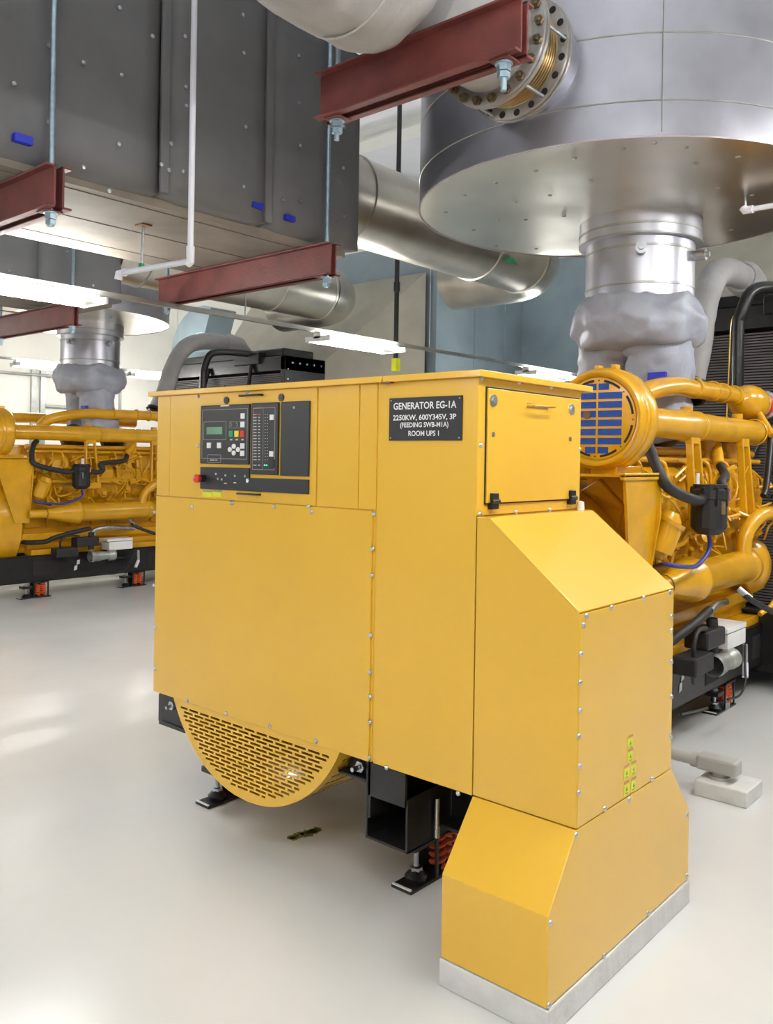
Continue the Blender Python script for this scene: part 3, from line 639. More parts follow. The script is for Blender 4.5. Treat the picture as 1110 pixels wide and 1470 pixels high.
# ---------------------------------------------------------------- jacket heater pump
hp = thing('jacket_heater', 'black jacket water heater pump with white junction box on engine rail', 'heater', (-2.15, 6.0, .4))
def hb_(name, u0, v0, u1, v1, x, dx, m_, b=.008):
    p0 = at((u0 + u1) / 2, v1, x=x); p1 = at((u0 + u1) / 2, v0, x=x); ya = at(u0, (v0 + v1) / 2, x=x).y; yb = at(u1, (v0 + v1) / 2, x=x).y
    return MB().box(x - dx, x, ya, yb, p0.z, p1.z).build(name, m_, hp, bevel=b)
jb = hb_('junction_box', 1046, 906, 1071, 928, -2.06, .2, 'white', .006)
hb_('junction_box_lid', 1045, 898, 1072, 905, -2.055, .21, 'white', .004)
hb_('motor', 1017, 904, 1042, 930, -2.02, .16, 'rubber', .012)
hb_('pump_body', 1000, 942, 1026, 968, -1.98, .16, 'rubber', .014)
q = at(1028, 955, x=-2.06)
MB().lathe([(.07, -.05), (.075, 0), (.06, .03), (.07, .06), (.06, .12), (.05, .2), (.07, .22), (.07, .3), (.02, .32)], q, (0, 1, 0), 18).build('pump_casing', 'strut', hp)
MB().lathe([(.04, 0), (.04, .06), (.06, .07), (.06, .1), (.04, .11), (.035, .22)], at(1022, 935, x=-2.08), (0, 0, 1), 16).build('valve_stem', 'rubber', hp)
MB().tube(spline(H((1019, 893, -2.12), (1019, 880, -2.12), (1028, 868, -2.16), (1042, 864, -2.25))), .026, 12).build('elbow_fitting', 'steel', hp)
MB().tube(spline(H((1018, 876, -2.1), (1000, 893, -2.08), (975, 912, -2.1), (955, 924, -2.15)) + [V((-2.3, 4.95, .70)), V((-2.44, 4.9, .72))]), .03, 12).build('heater_hose', 'rubber', hp)
MB().tube(spline(H((1014, 902, -2.05), (1003, 905, -2.03), (997, 925, -2.02), (995, 960, -2.05), (996, 980, -2.12))), .014, 10).build('heater_hose', 'rubber', hp)
MB().tube(spline(H((1070, 925, -2.08), (1070, 955, -2.05), (1070, 980, -2.02), (1062, 998, -2.0), (1045, 1004, -2.0))), .008, 8).build('power_cable', 'rubber', hp)
MB().tube(H((1070, 925, -2.1), (1070, 952, -2.1)), .018, 12).build('grey_conduit', 'grey', hp)
MB().tube(H((1070, 952, -2.1), (1070, 972, -2.08)), .022, 12).build('conduit_coupling', 'pvc', hp)
MB().box(-2.236, -2.1, 5.72, 6.35, .42, .44).build('shelf', 'black', hp, bevel=.004)
pv = at(1040, 1012, z=.03)
dv = thing('drain_valve', 'small steel drain valve on the floor beside the spring isolator', 'valve', (pv.x, pv.y, 0))
MB().box(pv.x - .03, pv.x + .03, pv.y - .04, pv.y + .04, 0, .06).build('valve_body', 'steel', dv, bevel=.008)
MB().cyl((pv.x, pv.y, .05), (pv.x, pv.y, .1), .016, 10).build('stem', 'steel', dv)
MB().tube(spline([(pv.x - .03, pv.y - .02, .03), (pv.x - .08, pv.y - .2, .025), (pv.x - .15, pv.y - .45, .025)]), .014, 8).build('drain_pipe', 'strut', dv)

# ================================================================ RADIATOR
RY0, RY1, RW, RZ = 8.5, 9.35, 1.45, 3.34
rad = thing('radiator', 'tall black engine radiator with finned core beside grey exhaust lagging', 'radiator', (EX, RY0 + .4, .3))
def rp(name, mb, m_='black', b=0): return mb.build(name, m_, rad, bevel=b)
rp('frame', MB().box(EX - RW, EX - RW + .1, RY0, RY1, .3, RZ).box(EX + RW - .1, EX + RW, RY0, RY1, .3, RZ).box(EX - RW, EX + RW, RY0, RY1, RZ - .22, RZ).box(EX - RW, EX + RW, RY0, RY1, .3, .45), b=.008)
rp('core', MB().box(EX - RW + .1, EX + RW - .1, RY0 + .5, RY1 - .05, .45, RZ - .22), 'hole')
mb = MB()
for k in range(95):
    z = .5 + (RZ - .75) * k / 95; mb.box(EX - RW + .1, EX + RW - .1, RY0 + .02, RY0 + .03, z, z + .016)
o = rp('guard_bars', mb, 'blade'); o['kind'] = 'stuff'
for s_ in range(-3, 4):
    th = s_ * .42; c_ = V((EX, RY0 + .012, 1.4)); d_ = V((math.sin(th), 0, math.cos(th)))
    rp('guard_stay', MB().tube([c_ + d_ * .4, c_ + d_ * (1.55 if abs(s_) < 2 else 1.45)], .018, 8))
rp('top_tank', MB().box(EX - RW + .15, EX + RW - .15, RY0 + .1, RY1 - .1, RZ, RZ + .14), b=.03)
rp('top_bracket', MB().box(EX + .3, EX + .9, RY0 - .05, RY0 + .1, RZ - .1, RZ + .08), b=.01)
for i in range(5): rp('bolt', MB().disc((EX + RW, RY0 + .15 + .15 * i, RZ - .1), (1, 0, 0), .015, .015, 8), 'steel')
for i in range(8): rp('bolt', MB().disc((EX + RW, RY0 + .06, RZ - .2 - .15 * i), (1, 0, 0), .012, .012, 8), 'steel')
for x in (.7, -.35): rp('support_tube', MB().tube([(EX + x, RY0 - .02, RZ - .1), (EX + x * 1.2, RY0 - .3, 2.2)], .03, 8))
# lagged coolant pipe + black pipes
lp = tag(MB().build('x', 'lag'), '', ''); bpy.data.objects.remove(lp)
pth = [(EX + .1, 7.2, 2.5), (EX + .1, 7.33, 2.8), (EX + .1, 7.48, 3.2), (EX + .1, 7.7, 3.48), (EX + .1, 8.05, 3.6), (EX + .1, 8.45, 3.61)]
lagp = thing('coolant_pipe', 'bent grey lagged coolant pipe rising to the radiator beside the large silencer', 'pipe', pth[0])
wobm = wob(MB().tube(spline(pth, 5), .125, 18), .012, 6); wobm.build('lagging', 'quilt', lagp)
MB().tube([(EX + .1, 8.42, 3.61), (EX + .1, 8.5, 3.61), (EX + .1, 8.7, 3.58), (EX + .1, 8.85, 3.48)], [.14, .17, .16, .12], 18).build('pipe_collar', 'quilt', lagp)
MB().lathe([(.13, 0), (.16, .01), (.16, .05), (.12, .06), (.12, .1), (.16, .11), (.16, .15), (.13, .16)], (EX + .1, 7.13, 2.36), (0, .4, .9), 18).build('bellows_clamp', 'black', lagp)
MB().lathe([(.165, .02), (.172, .03), (.165, .04)], (EX + .1, 7.13, 2.36), (0, .4, .9), 18).build('clamp_ring', 'steel', lagp)
bp_ = tag(MB().tube(spline([(-2.69, 7.9, 1.95), (-2.69, 7.9, 3.0), (-2.67, 7.9, 3.15), (-2.6, 7.95, 3.36), (-2.5, 8.1, 3.42), (-2.35, 8.4, 3.42), (-2.25, 8.6, 3.40)], 5), .055, 14).build('black_coolant_pipe', 'black'), 'bent black steel coolant pipe in front of the finned radiator core', 'pipe')
yw = tag(MB().tube(spline([(-2.93, 8.47, 3.25), (-2.95, 8.46, 3.15), (-2.96, 8.46, 2.8), (-2.98, 8.47, 2.2)], 5), .006, 6).build('yellow_cable', 'yellow'), 'thin yellow cable hanging over the finned radiator core', 'cable')
# discharge transition + plenum for both sets
def transition(dx, dy, label, fl=1.2):
    a = [(EX - RW + .05 + dx, RY1 + dy, .4), (EX + RW - .05 + dx, RY1 + dy, .4), (EX + RW - .05 + dx, RY1 + dy, RZ - .02), (EX - RW + .05 + dx, RY1 + dy, RZ - .02)]
    b = [(EX - RW + dx, RY1 + 1.0 + dy, .2), (EX + RW + fl + dx, RY1 + 1.0 + dy, .2), (EX + RW + fl + dx, RY1 + 1.0 + dy, 4.75), (EX - RW + dx, RY1 + 1.0 + dy, 4.75)]
    mb = MB(); n = 6
    for k in range(n):
        q = lambda t_: [V(p_) * (1 - t_) + V(s_) * t_ for p_, s_ in zip(a, b)]
        mb.hull8(q(k / n), q((k + 1) / n))
    return tag(mb.build('discharge_transition', 'canvas'), label, 'air duct', 'discharge transitions')
transition(0, 0, 'tan flared air transition behind the black radiator below the large silencer', .85)

# ================================================================ EXHAUST: lagging, silencer, bellows
PXc, PYc = -2.79, 6.06
SX, SY, SR, SZ = -2.76, 5.62, 1.40, 3.60
lg = thing('exhaust_lagging', 'puffy grey lagging around forked exhaust below the large silencer pipe', 'lagging', (PXc, PYc, 2.2))
mb = MB(); n = 96; prof = []
for i in range(25):
    t_ = i / 24; z = 2.66 + .35 * t_; prof.append((.40 + .085 * math.sin(PI * t_) ** .6, z))
mb.lathe([(.2, 2.64)] + prof + [(.3, 3.01)], (PXc, PYc, 0), (0, 0, 1), n); wob(mb, .04, 3.2, 3); wob(mb, .03, 7, 5); wob(mb, .012, 15, 8)
mb.build('lagging_collar', 'lag', lg)
for s_, top, bot, rr in ((-1, .26, .34, .2), (1, .17, .14, .25)):
    path = [(PXc + s_ * top * .6, PYc, 2.76), (PXc + s_ * top, PYc, 2.66), (PXc + s_ * (top + bot) / 2, PYc + .02, 2.5), (PXc + s_ * bot, PYc + .05, 2.35), (PXc + s_ * bot, PYc + .08, 2.15), (PXc + s_ * bot, PYc + .1, 2.0)]
    P2 = spline(path, 8); mb = MB().tube(P2, [rr * (1 - .12 * i / len(P2)) for i in range(len(P2))], 48)
    wob(mb, .035, 4, 9 + s_); wob(mb, .028, 8, 2); wob(mb, .012, 16, 4); mb.build('lagging_leg', 'lag', lg)
p = at(935, 568, x=PXc + .55); q = lg
MB().box(PXc + .18, PXc + .31, PYc - .235, PYc - .20, 2.40, 2.46).build('blue_tag', 'tag', lg)

sil = thing('exhaust_silencer', 'huge round galvanised exhaust silencer hanging over the near generator', 'silencer', (SX, SY, SZ))
for z0, z1, dr in ((SZ, 3.80, .004), (3.79, 4.17, 0), (4.16, 5.0, .004), (4.99, 5.9, 0)):
    r_ = SR - .008 + dr
    MB().lathe([(r_, z0), (r_, z1)], (SX, SY, 0), (0, 0, 1), 96).build('shell_band', 'galv', sil)
    MB().lathe([(r_, z1 - .012), (r_ + .006, z1 - .009), (r_ + .006, z1 - .003), (r_, z1)], (SX, SY, 0), (0, 0, 1), 96).build('band_seam', 'strut', sil)
MB().lathe([(SR - .01, 5.9), (SR - .3, 6.1), (0, 6.15)], (SX, SY, 0), (0, 0, 1), 64).build('top_cap', 'galv', sil)
for th in (-.95, -2.55):
    c_, s_ = math.cos(th), math.sin(th); MB().tube([(SX + (SR - .003) * c_, SY + (SR - .003) * s_, SZ + .02), (SX + (SR - .003) * c_, SY + (SR - .003) * s_, 5.9)], .004, 6).build('vertical_seam', 'strut', sil)
mb = MB(); rings = 14; n = 72; vs = [(SX, SY, SZ - .004)]
for i in range(1, rings + 1):
    r_ = SR * i / rings
    for j in range(n):
        th = 2 * PI * j / n; q = V((SX + r_ * math.cos(th), SY + r_ * math.sin(th), SZ - .004))
        if i < rings: q.z += .010 * noise.noise(q * 2.0)
        vs.append(q)
fs = [(0, 1 + (j + 1) % n, 1 + j) for j in range(n)]
for i in range(rings - 1):
    for j in range(n): fs.append((1 + i * n + j, 1 + i * n + (j + 1) % n, 1 + (i + 1) * n + (j + 1) % n, 1 + (i + 1) * n + j))
mb.add(vs, fs, True).build('bottom_sheet', 'alu', sil)
MB().lathe([(SR - .012, SZ - .006), (SR + .0, SZ - .010), (SR + .001, SZ - .002), (SR - .004, SZ + .002)], (SX, SY, 0), (0, 0, 1), 96).build('bottom_rim', 'purple', sil)
pin = MB().lathe([(.016, 0), (.013, -.006), (0, -.008)], (0, 0, 0), (0, 0, 1), 10).build('fixing_pin', 'strut')
for u, v in ((640, 304), (667, 280), (715, 316), (755, 315), (790, 280), (825, 227), (770, 245), (712, 262), (848, 260), (680, 330), (740, 290), (810, 310), (895, 213), (940, 205), (1000, 235), (1060, 225), (1030, 270), (1080, 280), (1050, 330), (713, 353), (770, 357), (985, 211)):
    inst(pin, 'fixing_pin', at(u, v, z=SZ - .006), sil)
def ringseg(r0, z0, z1, name, r1=None): return MB().lathe([(r0, z0), (r0 if r1 is None else r1, z1)], (PXc, PYc, 0), (0, 0, 1), 72).build(name, 'galv', sil)
ringseg(.392, 3.0, 3.42, 'inlet_pipe'); ringseg(.44, 3.42, SZ, 'inlet_collar'); ringseg(.392, 3.42, 3.42, 'inlet_ledge', .44)
for r_, z in ((.392, 3.09), (.392, 3.355), (.44, 3.5), (.44, 3.43)):
    MB().lathe([(r_ - .001, z - .01), (r_ + .005, z - .006), (r_ + .005, z + .006), (r_ - .001, z + .01)], (PXc, PYc, 0), (0, 0, 1), 72).build('pipe_bead', 'strut', sil)
MB().lathe([(.2, 3.0), (.40, 3.0), (.40, 3.012), (.392, 3.014)], (PXc, PYc, 0), (0, 0, 1), 72).build('pipe_end_ring', 'strut', sil)
for th in (-1.12, -.02 + .1):
    d_ = V((math.cos(th), math.sin(th), 0)); c_ = V((PXc, PYc, 3.31)) + d_ * .38
    MB().cyl(c_, c_ + d_ * .09, .036, 14).cyl(c_ + d_ * .09, c_ + d_ * .105, .042, 14).cyl(c_ + d_ * .1, c_ + d_ * .13, .02, 8).build('port_plug', 'steel', sil)
# nozzle and bellows (axis along Y)
NX, NZ = -2.64, 4.075
MB().cyl((NX, 4.12, NZ), (NX, 4.6, NZ), .29, 40).build('side_nozzle', 'galv', sil)
bel = thing('expansion_joint', 'bolted flanged exhaust expansion joint with bronze bellows on the silencer', 'expansion joint', (NX, 3.98, NZ - .33))
def ring(name, y0, y1, ro, ri, m_): return MB().lathe([(ri, y0), (ro - .004, y0), (ro, y0 + .004), (ro, y1 - .004), (ro - .004, y1), (ri, y1), (ri, y0)], (NX, 0, NZ), (0, 1, 0), 64).build(name, m_, bel)
rear = ring('rear_flange', 4.085, 4.105, .337, .2, 'flange'); ring('gasket_ring', 4.105, 4.115, .33, .2, 'boltb'); ring('nozzle_flange', 4.115, 4.135, .340, .2, 'flange')
front = ring('front_flange', 3.875, 3.9, .337, .2, 'flange'); ring('gasket_ring', 3.868, 3.875, .33, .2, 'boltb'); ring('pipe_flange', 3.845, 3.868, .337, .2, 'flange')
prof = []
for i in range(73): prof.append((.258 + .014 * math.cos(i / 72 * 2 * PI * 9), 3.9 + .185 * i / 72))
MB().lathe(prof, (NX, 0, NZ), (0, 1, 0), 64).build('bellows', 'brass', bel, auto=False)
for k in range(20):
    th = 2 * PI * k / 20 + .06; q = V((NX + .307 * math.cos(th), 0, NZ + .307 * math.sin(th)))
    MB().disc((q.x, 4.0845, q.z), (0, -1, 0), .020, .001, 16).build('bolt_hole', 'hole', rear)
    MB().disc((q.x, 3.845, q.z), (0, -1, 0), .026, .02, 6).cyl((q.x, 3.83, q.z), (q.x, 3.805, q.z), .013, 10).build('bolt', 'boltb', front)
for th in (-.95, .05, -2.0, 1.6):
    q = V((NX + .318 * math.cos(th), 0, NZ + .318 * math.sin(th))); MB().cyl((q.x, 3.88, q.z), (q.x, 4.09, q.z), .009, 8).build('tie_rod', 'steel', bel)
lpp = thing('lagged_exhaust_pipe', 'quilted grey lagged exhaust pipe resting on red beam at the silencer', 'pipe', (NX, 3.0, 3.74))
MB().lathe([(.2, 3.846), (.262, 3.846), (.262, 3.2), (.2, 3.15)], (NX, 0, NZ), (0, 1, 0), 48).build('pipe_stub', 'quilt', lpp)
path = [V((NX, 3.075 - .05 * i, NZ - .04)) for i in range(38)]
k_ = len(path); mb = MB().tube(path, [.24, .30, .325, .34] + [.35] * (k_ - 4), 72); wob(mb, .03, 3.5, 4); wob(mb, .014, 9, 1)
mb.build('quilted_jacket', 'quilt', lpp)
for i in (7, 16, 25):
    t_ = (path[i + 1] - path[i - 1]).normalized(); MB().lathe([(.348, -.006), (.355, 0), (.348, .006)], path[i], t_, 36).build('jacket_seam', 'grey', lpp)

# ================================================================ STEEL BEAMS + RODS
def beam(x0, x1, y, z0, z1, label, n_ch=2, m_='red'):
    t_ = thing('steel_beam', label, 'beam', ((x0 + x1) / 2, y, z0), 'red trapeze beams')
    g, fl, tk = .018, .055, .012
    for s_ in (-1, 1):
        mb = MB(); yw = y + s_ * g
        a, b = sorted((yw, yw + s_ * tk)); mb.box(x0, x1, a, b, z0, z1)
        a, b = sorted((yw, yw + s_ * fl)); mb.box(x0, x1, a, b, z0, z0 + tk); mb.box(x0, x1, a, b, z1 - tk, z1)
        mb.build('channel', m_, t_, bevel=.003)
    for xx in (x0 + .1, x1 - .1):
        MB().box(xx - .05, xx + .05, y - .05, y + .05, z0 - .008, z0 - .001).build('washer_plate', m_, t_)
    return t_
def rod(x, y, z0, z1, zb, label, r=.016):
    t_ = thing('threaded_rod', label, 'rod', (x, y, z0), 'zinc hanger rods')
    MB().cyl((x, y, z0), (x, y, z1), r, 12).build('rod', 'rod', t_)
    MB().disc((x, y, zb - .009), (0, 0, -1), .04, .006, 16).disc((x, y, zb - .015), (0, 0, -1), .032, .03, 6).disc((x, y, zb - .05), (0, 0, -1), .029, .025, 6).build('nut', 'rod', t_)
    return t_
DZ0, DZ1, DFX, DBX, DYE = 3.40, 4.95, -4.5, -6.18, 4.87
beam(-6.49, -4.36, 4.405, 3.135, 3.365, 'long dark red channel beam below the free end of the grey duct beside white drain pipe')
rod(-4.43, 4.405, 3.05, ZC, 3.135, 'zinc rod holding the beam end at the free end of the grey duct')
rod(-6.40, 4.405, 3.05, ZC, 3.135, 'zinc rod through the beam end hidden behind the grey duct')
beam(-6.49, -4.36, 2.31, 3.135, 3.365, 'dark red channel beam below the grey duct with blue tag above it')
rod(-4.45, 2.31, 3.05, ZC, 3.135, 'zinc rod beside the blue tag on the grey duct face')
beam(-3.215, -1.995, 3.162, 3.57, 3.81, 'red channel beam carrying the quilted lagged exhaust pipe')
rod(-3.12, 3.162, 3.46, ZC, 3.57, 'zinc rod at the beam end near the grey duct below the quilted pipe', .014)
rod(-2.10, 3.162, 3.44, ZC, 3.57, 'zinc rod at the beam end in front of the bolted flange', .014)
beam(-9.95, -8.17, 4.53, 3.135, 3.365, 'dark red beam below the small grey duct behind fluorescent light')
rod(-8.245, 4.53, 3.05, ZC, 3.135, 'zinc rod on the far grey duct above the fluorescent light')
rod(-9.85, 4.53, 3.05, ZC, 3.135, 'zinc rod hidden behind the far grey duct')

# ================================================================ INSULATED DUCTS
def duct(fx, bx, ye, z0, z1, cuts, label, ys=-3.2, seed=0):
    t_ = thing('insulated_duct', label, 'duct', ((fx + bx) / 2, ye - 1, z0), 'grey insulated ducts')
    edges = [ys] + cuts + [ye]
    for i in range(len(edges) - 1):
        a, b = edges[i], edges[i + 1]; off = .012 * (i % 2)
        ny = max(4, int((b - a) / .16))
        puffy(bx - off, fx + off - .01, a - .02 * (i % 2), b + .02 * (i % 2), z0, z1, 8, ny, 9, .014, 1.7, .006, seed + i, .022).build('insulation_section', 'duct', t_, auto=False)
    MB().box(bx + .12, fx - .12, ys, ye - .08, z0 - .03, z0 + .03).build('under_board', 'ductend', t_)
    for xx in (fx - .2, fx - .75, fx - 1.3): MB().box(xx - .06, xx, ys, ye - .12, z0 - .034, z0 - .029).build('support_channel', 'ductend', t_)
    return t_
yc1, yc2 = at(238, 150, x=DFX).y, at(388, 150, x=DFX).y
d1 = duct(DFX, DBX, DYE, DZ0, DZ1, [yc1, yc2], 'large grey insulated duct overhead with pins and blue tags')
pn = MB().lathe([(.014, 0), (.012, .005), (0, .007)], (0, 0, 0), (1, 0, 0), 8).build('insulation_pin', 'steel')
for u, v in ((70, 65), (172, 11), (175, 108), (171, 207), (70, 175), (219, 52), (266, 52), (267, 125), (268, 152), (246, 206), (232, 236), (243, 244), (263, 246), (350, 76), (353, 182), (350, 268), (349, 21), (429, 80), (430, 148), (431, 209), (432, 289), (493, 241), (494, 182), (494, 310), (407, 286), (20, 120), (120, 90), (120, 240), (157, 274)):
    inst(pn, 'insulation_pin', at(u, v, x=DFX + .006), d1)
for u, v, a in ((35, 199, .0), (371, 295, 0), (418, 313, 0)):
    p = at(u, v, x=DFX + .012); s_ = .05 if u < 100 else .045
    MB().box(DFX - .03, DFX + .012, p.y - s_, p.y + s_, p.z - s_ * .42, p.z + s_ * .42).build('blue_tag', 'tag', d1)
# seam tapes
for yy in (yc1, yc2):
    MB().box(DFX - .02, DFX + .006, yy - .03, yy + .03, DZ0 + .03, DZ1 - .03).build('seam_tape', 'duct', d1, bevel=.006)
d2 = duct(-8.32, -9.5, 5.18, 3.45, 5.05, [2.8, 4.2], 'smaller looking far grey insulated duct behind the fluorescent light', -2.5, 11)
for y_, z_ in ((2.2, 3.9), (3.2, 3.8), (4.2, 3.9), (4.5, 3.6), (3.6, 3.6), (2.8, 4.2)): inst(pn, 'insulation_pin', (-8.315, y_ + .3, z_), d2)
MB().box(-8.35, -8.31, 3.1, 3.25, 3.6, 3.64).build('blue_tag', 'tag', d2)
# round pipes leaving the duct ends
def rpipe(dx, label, y_end=8.45, y0=4.85):
    x, z, r_ = -5.35 + dx, 4.14, .385
    t_ = thing('round_duct', label, 'duct', (x, 6, z - r_), 'round metal ducts')
    MB().lathe([(.1, y0), (r_, y0), (r_, y_end)], (x, 0, z), (0, 1, 0), 48).build('straight_section', 'alu2', t_)
    pth_ = [V((x, y_end, z))] + [V((x - .5 * (1 - math.cos(a)) , y_end + .5 * math.sin(a), z)) for a in [PI / 2 * i / 6 for i in range(1, 7)]] + [V((x - 1.3, y_end + .5, z))]
    MB().tube(pth_, r_, 40, True).build('elbow', 'alu2', t_)
    for yy in (5.55, y_end - .9, y_end): MB().lathe([(r_, yy - .02), (r_ + .014, yy - .012), (r_ + .014, yy + .012), (r_, yy + .02)], (x, 0, z), (0, 1, 0), 48).build('joint_band', 'alu2', t_)
    return t_
M['alu2'] = mat('dull_aluminium', srgb(190, 186, 176), .34, metal=.9, var=.08, scale=3, rvar=.08)
r1 = rpipe(0, 'silver round duct leaving the large grey duct towards the silencer')
p = at(680, 390, x=-5.35 + .3)
MB().prism([(-5.35 + .34, 7.6, 3.93), (-5.35 + .34, 7.85, 3.93), (-5.35 + .345, 7.75, 3.98), (-5.35 + .345, 7.68, 3.98)], (.02, 0, -.02)).build('green_arrow', 'greenm', r1)
rpipe(-3.3, 'silver round duct elbow behind the long red beam', y0=5.16)

# ================================================================ LIGHTS
LX, LZ = -6.3, 3.09
def fixture(x, yc, z, label, L=1.22, group='fluorescent lights on the strut'):
    t_ = thing('fluorescent_light', label, 'light', (x, yc, z), group)
    y0, y1 = yc - L / 2, yc + L / 2
    MB().prism([(x - .05, y0, z), (x + .05, y0, z), (x + .05, y0, z - .06), (x - .05, y0, z - .06)], (0, L, 0)).build('housing', 'lampw', t_, bevel=.004)
    MB().box(x - .12, x + .12, y0 + .02, y1 - .02, z - .07, z - .062).build('reflector', 'lampw', t_)
    for s_ in (-1, 1): MB().cyl((x + s_ * .15, y0 + .03, z - .06), (x + s_ * .15, y1 - .03, z - .06), .022, 8).build('tube', 'tube', t_)
    for yy in (y0, y1 - .025): MB().box(x - .175, x + .175, yy, yy + .025, z - .085, z - .03).build('lamp_holder', 'lampw', t_, bevel=.004)
    return t_
fixture(LX, 3.06, LZ, 'lit fluorescent light below the large grey duct beside white drain pipe')
fixture(LX, 6.75, LZ, 'lit fluorescent light above the cabinet lid beside black hanging pole')
fixture(LX, 10.75, LZ, 'lit fluorescent light in front of the blue-grey plenum beside the air filter')
fixture(LX, -.7, LZ, 'lit fluorescent light on the strut before the large grey duct beams')
fixture(LX, -4.4, LZ, 'lit fluorescent light on the strut nearest the front wall')
st_ = thing('strut_channel', 'grey metal strut channel carrying the row of fluorescent lights', 'strut', (LX, 4, LZ))
MB().box(LX - .021, LX + .021, Y0 + .1, 12.9, LZ + .004, LZ + .045).build('channel', 'strut', st_)
for y in (1.0, 5.2, 8.0, 12.5): MB().cyl((LX, y, LZ + .04), (LX, y, ZC), .006, 6).build('hanger', 'steel', st_)
for row, rz_ in ((-13.6, 3.3), (-.35, 3.7)):
    st2 = thing('strut_channel', 'strut channel with lights along the left wall' if row < -5 else 'added unseen strut channel with fill lights over the aisle', 'strut', (row, 4, rz_))
    MB().box(row - .021, row + .021, Y0 + .1, 12.9, rz_ + .004, rz_ + .045).build('channel', 'strut', st2)
    for y in (1.0, 4.9, 9.6, 12.5): MB().cyl((row, y, rz_ + .04), (row, y, ZC), .006, 6).build('hanger', 'steel', st2)
    if row < -5:
        LB = ['lit light at the far front end of the left wall row', 'second lit light of the left wall row before the far engine', 'lit light of the left wall row beside the far air filter', 'lit light of the left wall row just before the far exhaust lagging', 'lit light of the left wall row just past the far exhaust lagging', 'lit light of the left wall row beside the curved sheet elbow']
        YS = (-4.4, -.7, 3.06, 7.1, 9.2, 12.0)
    else:  # aisle row added out of view to brighten the riser slope and cabinet
        LB = ['added unseen fill light at the front wall', 'added unseen fill light before the cable riser', 'added unseen fill light just in front of the cable riser', 'added unseen fill light level with the cable riser', 'added unseen fill light level with the near air filter', 'added unseen fill light beside the near diesel engine', 'added unseen fill light beside the near radiator']
        YS = (-4.4, -2.0, .4, 2.8, 5.2, 7.6, 10.0)
    for y, lb in zip(YS, LB): fixture(row, y, rz_, lb, group='fluorescent lights by the left wall' if row < -5 else 'added unseen fill lights over the aisle')

# ================================================================ WHITE PIPES, POLE, CONDUIT
pv1 = thing('drain_pipe', 'white plastic drain pipe dropping past the large grey duct with elbow', 'pipe', (-3.86, 2.8, 2.87))
MB().cyl((-3.86, 2.8, 2.9), (-3.86, 2.8, ZC), .0165, 14).build('vertical_pipe', 'pvc', pv1)
MB().tube([(-3.86, 2.8, 2.95), (-3.86, 2.8, 2.87), (-3.88, 2.8, 2.86)], .023, 14).build('elbow', 'pvc', pv1)
MB().cyl((-3.87, 2.8, 2.872), (-4.53, 2.8, 2.895), .0165, 14).build('horizontal_pipe', 'pvc', pv1)
MB().tube([(-4.5, 2.8, 2.893), (-4.56, 2.8, 2.895), (-4.57, 2.8, 2.86)], .023, 14).build('end_elbow', 'pvc', pv1)
p = at(1070, 302, z=3.50)
pv2 = thing('drain_pipe', 'white plastic drain pipe below the silencer bottom sheet', 'pipe', p)
MB().cyl(p, p + V((1.6, 0, 0)), .018, 14).build('horizontal_pipe', 'pvc', pv2)
MB().tube([p + V((.05, 0, 0)), p, p + V((-.012, 0, .02))], .027, 14).build('end_elbow', 'pvc', pv2)
MB().cyl(p + V((0, 0, .02)), p + V((0, 0, .095)), .008, 8).build('hanger', 'steel', pv2)
hg = thing('pipe_hanger', 'small rod hanger below the large grey duct beside white drain pipe', 'hanger', (-5.4, 3.6, 2.95))
p0 = at(206, 338, x=-5.05); p1 = at(203, 385, x=-5.05)
p0.z = DZ0 - .04
MB().cyl(p0 + V((0, 0, .03)), p1, .009, 8).build('rod', 'steel', hg); MB().box(p0.x - .04, p0.x + .04, p0.y - .04, p0.y + .04, p0.z, p0.z + .03).build('clip', 'brown', hg)
MB().disc(p1, (0, 0, 1), .022, .03, 6).build('nut', 'greenm', hg)
bx, by = -7.3, at(570, 400, x=-7.3).y
pole = thing('hanging_pole', 'black steel pole hanging from the ceiling in front of the plenum', 'pole', (bx, by, 2.9))
zb = at(570, 528, x=bx).z
MB().cyl((bx, by, zb), (bx, by, ZC), .032, 12).build('pipe', 'black', pole)
zc_ = at(570, 412, x=bx).z; MB().cyl((bx, by, zc_ - .06), (bx, by, zc_ + .06), .042, 12).build('coupling', 'black', pole)
MB().box(bx - .04, bx + .05, by - .04, by + .04, zb - .05, zb + .12).build('yellow_tag', 'stick', pole, bevel=.006)
cp = at(1045, 1142, z=0)
blk = tag(MB().box(cp.x - .14, cp.x + .14, cp.y - .12, cp.y + .14, 0, .085).build('concrete_block', 'conc', bevel=.006), 'small white concrete block on the floor beside the cable riser', 'block')
cz = .155
cdt = thing('floor_conduit', 'grey conduit with pull fitting on concrete block beside the cable riser', 'conduit', (cp.x, cp.y, .085))
MB().cyl((cp.x - .05, cp.y, .085), (cp.x - .05, cp.y, .15), .04, 16).cyl((cp.x - .05, cp.y, .085), (cp.x - .05, cp.y, .1), .06, 16).build('riser_stub', 'grey', cdt)
MB().prism([(cp.x + .06, cp.y - .055, cz - .035), (cp.x + .06, cp.y + .055, cz - .035), (cp.x + .06, cp.y + .055, cz + .045), (cp.x + .06, cp.y - .055, cz + .045)], (-.22, 0, 0)).build('pull_fitting', 'grey', cdt, bevel=.014)
MB().cyl((cp.x - .15, cp.y, cz), (cp.x - 1.0, cp.y, cz), .032, 16).cyl((cp.x - .15, cp.y, cz), (cp.x - .2, cp.y, cz), .042, 16).build('conduit_pipe', 'grey', cdt)
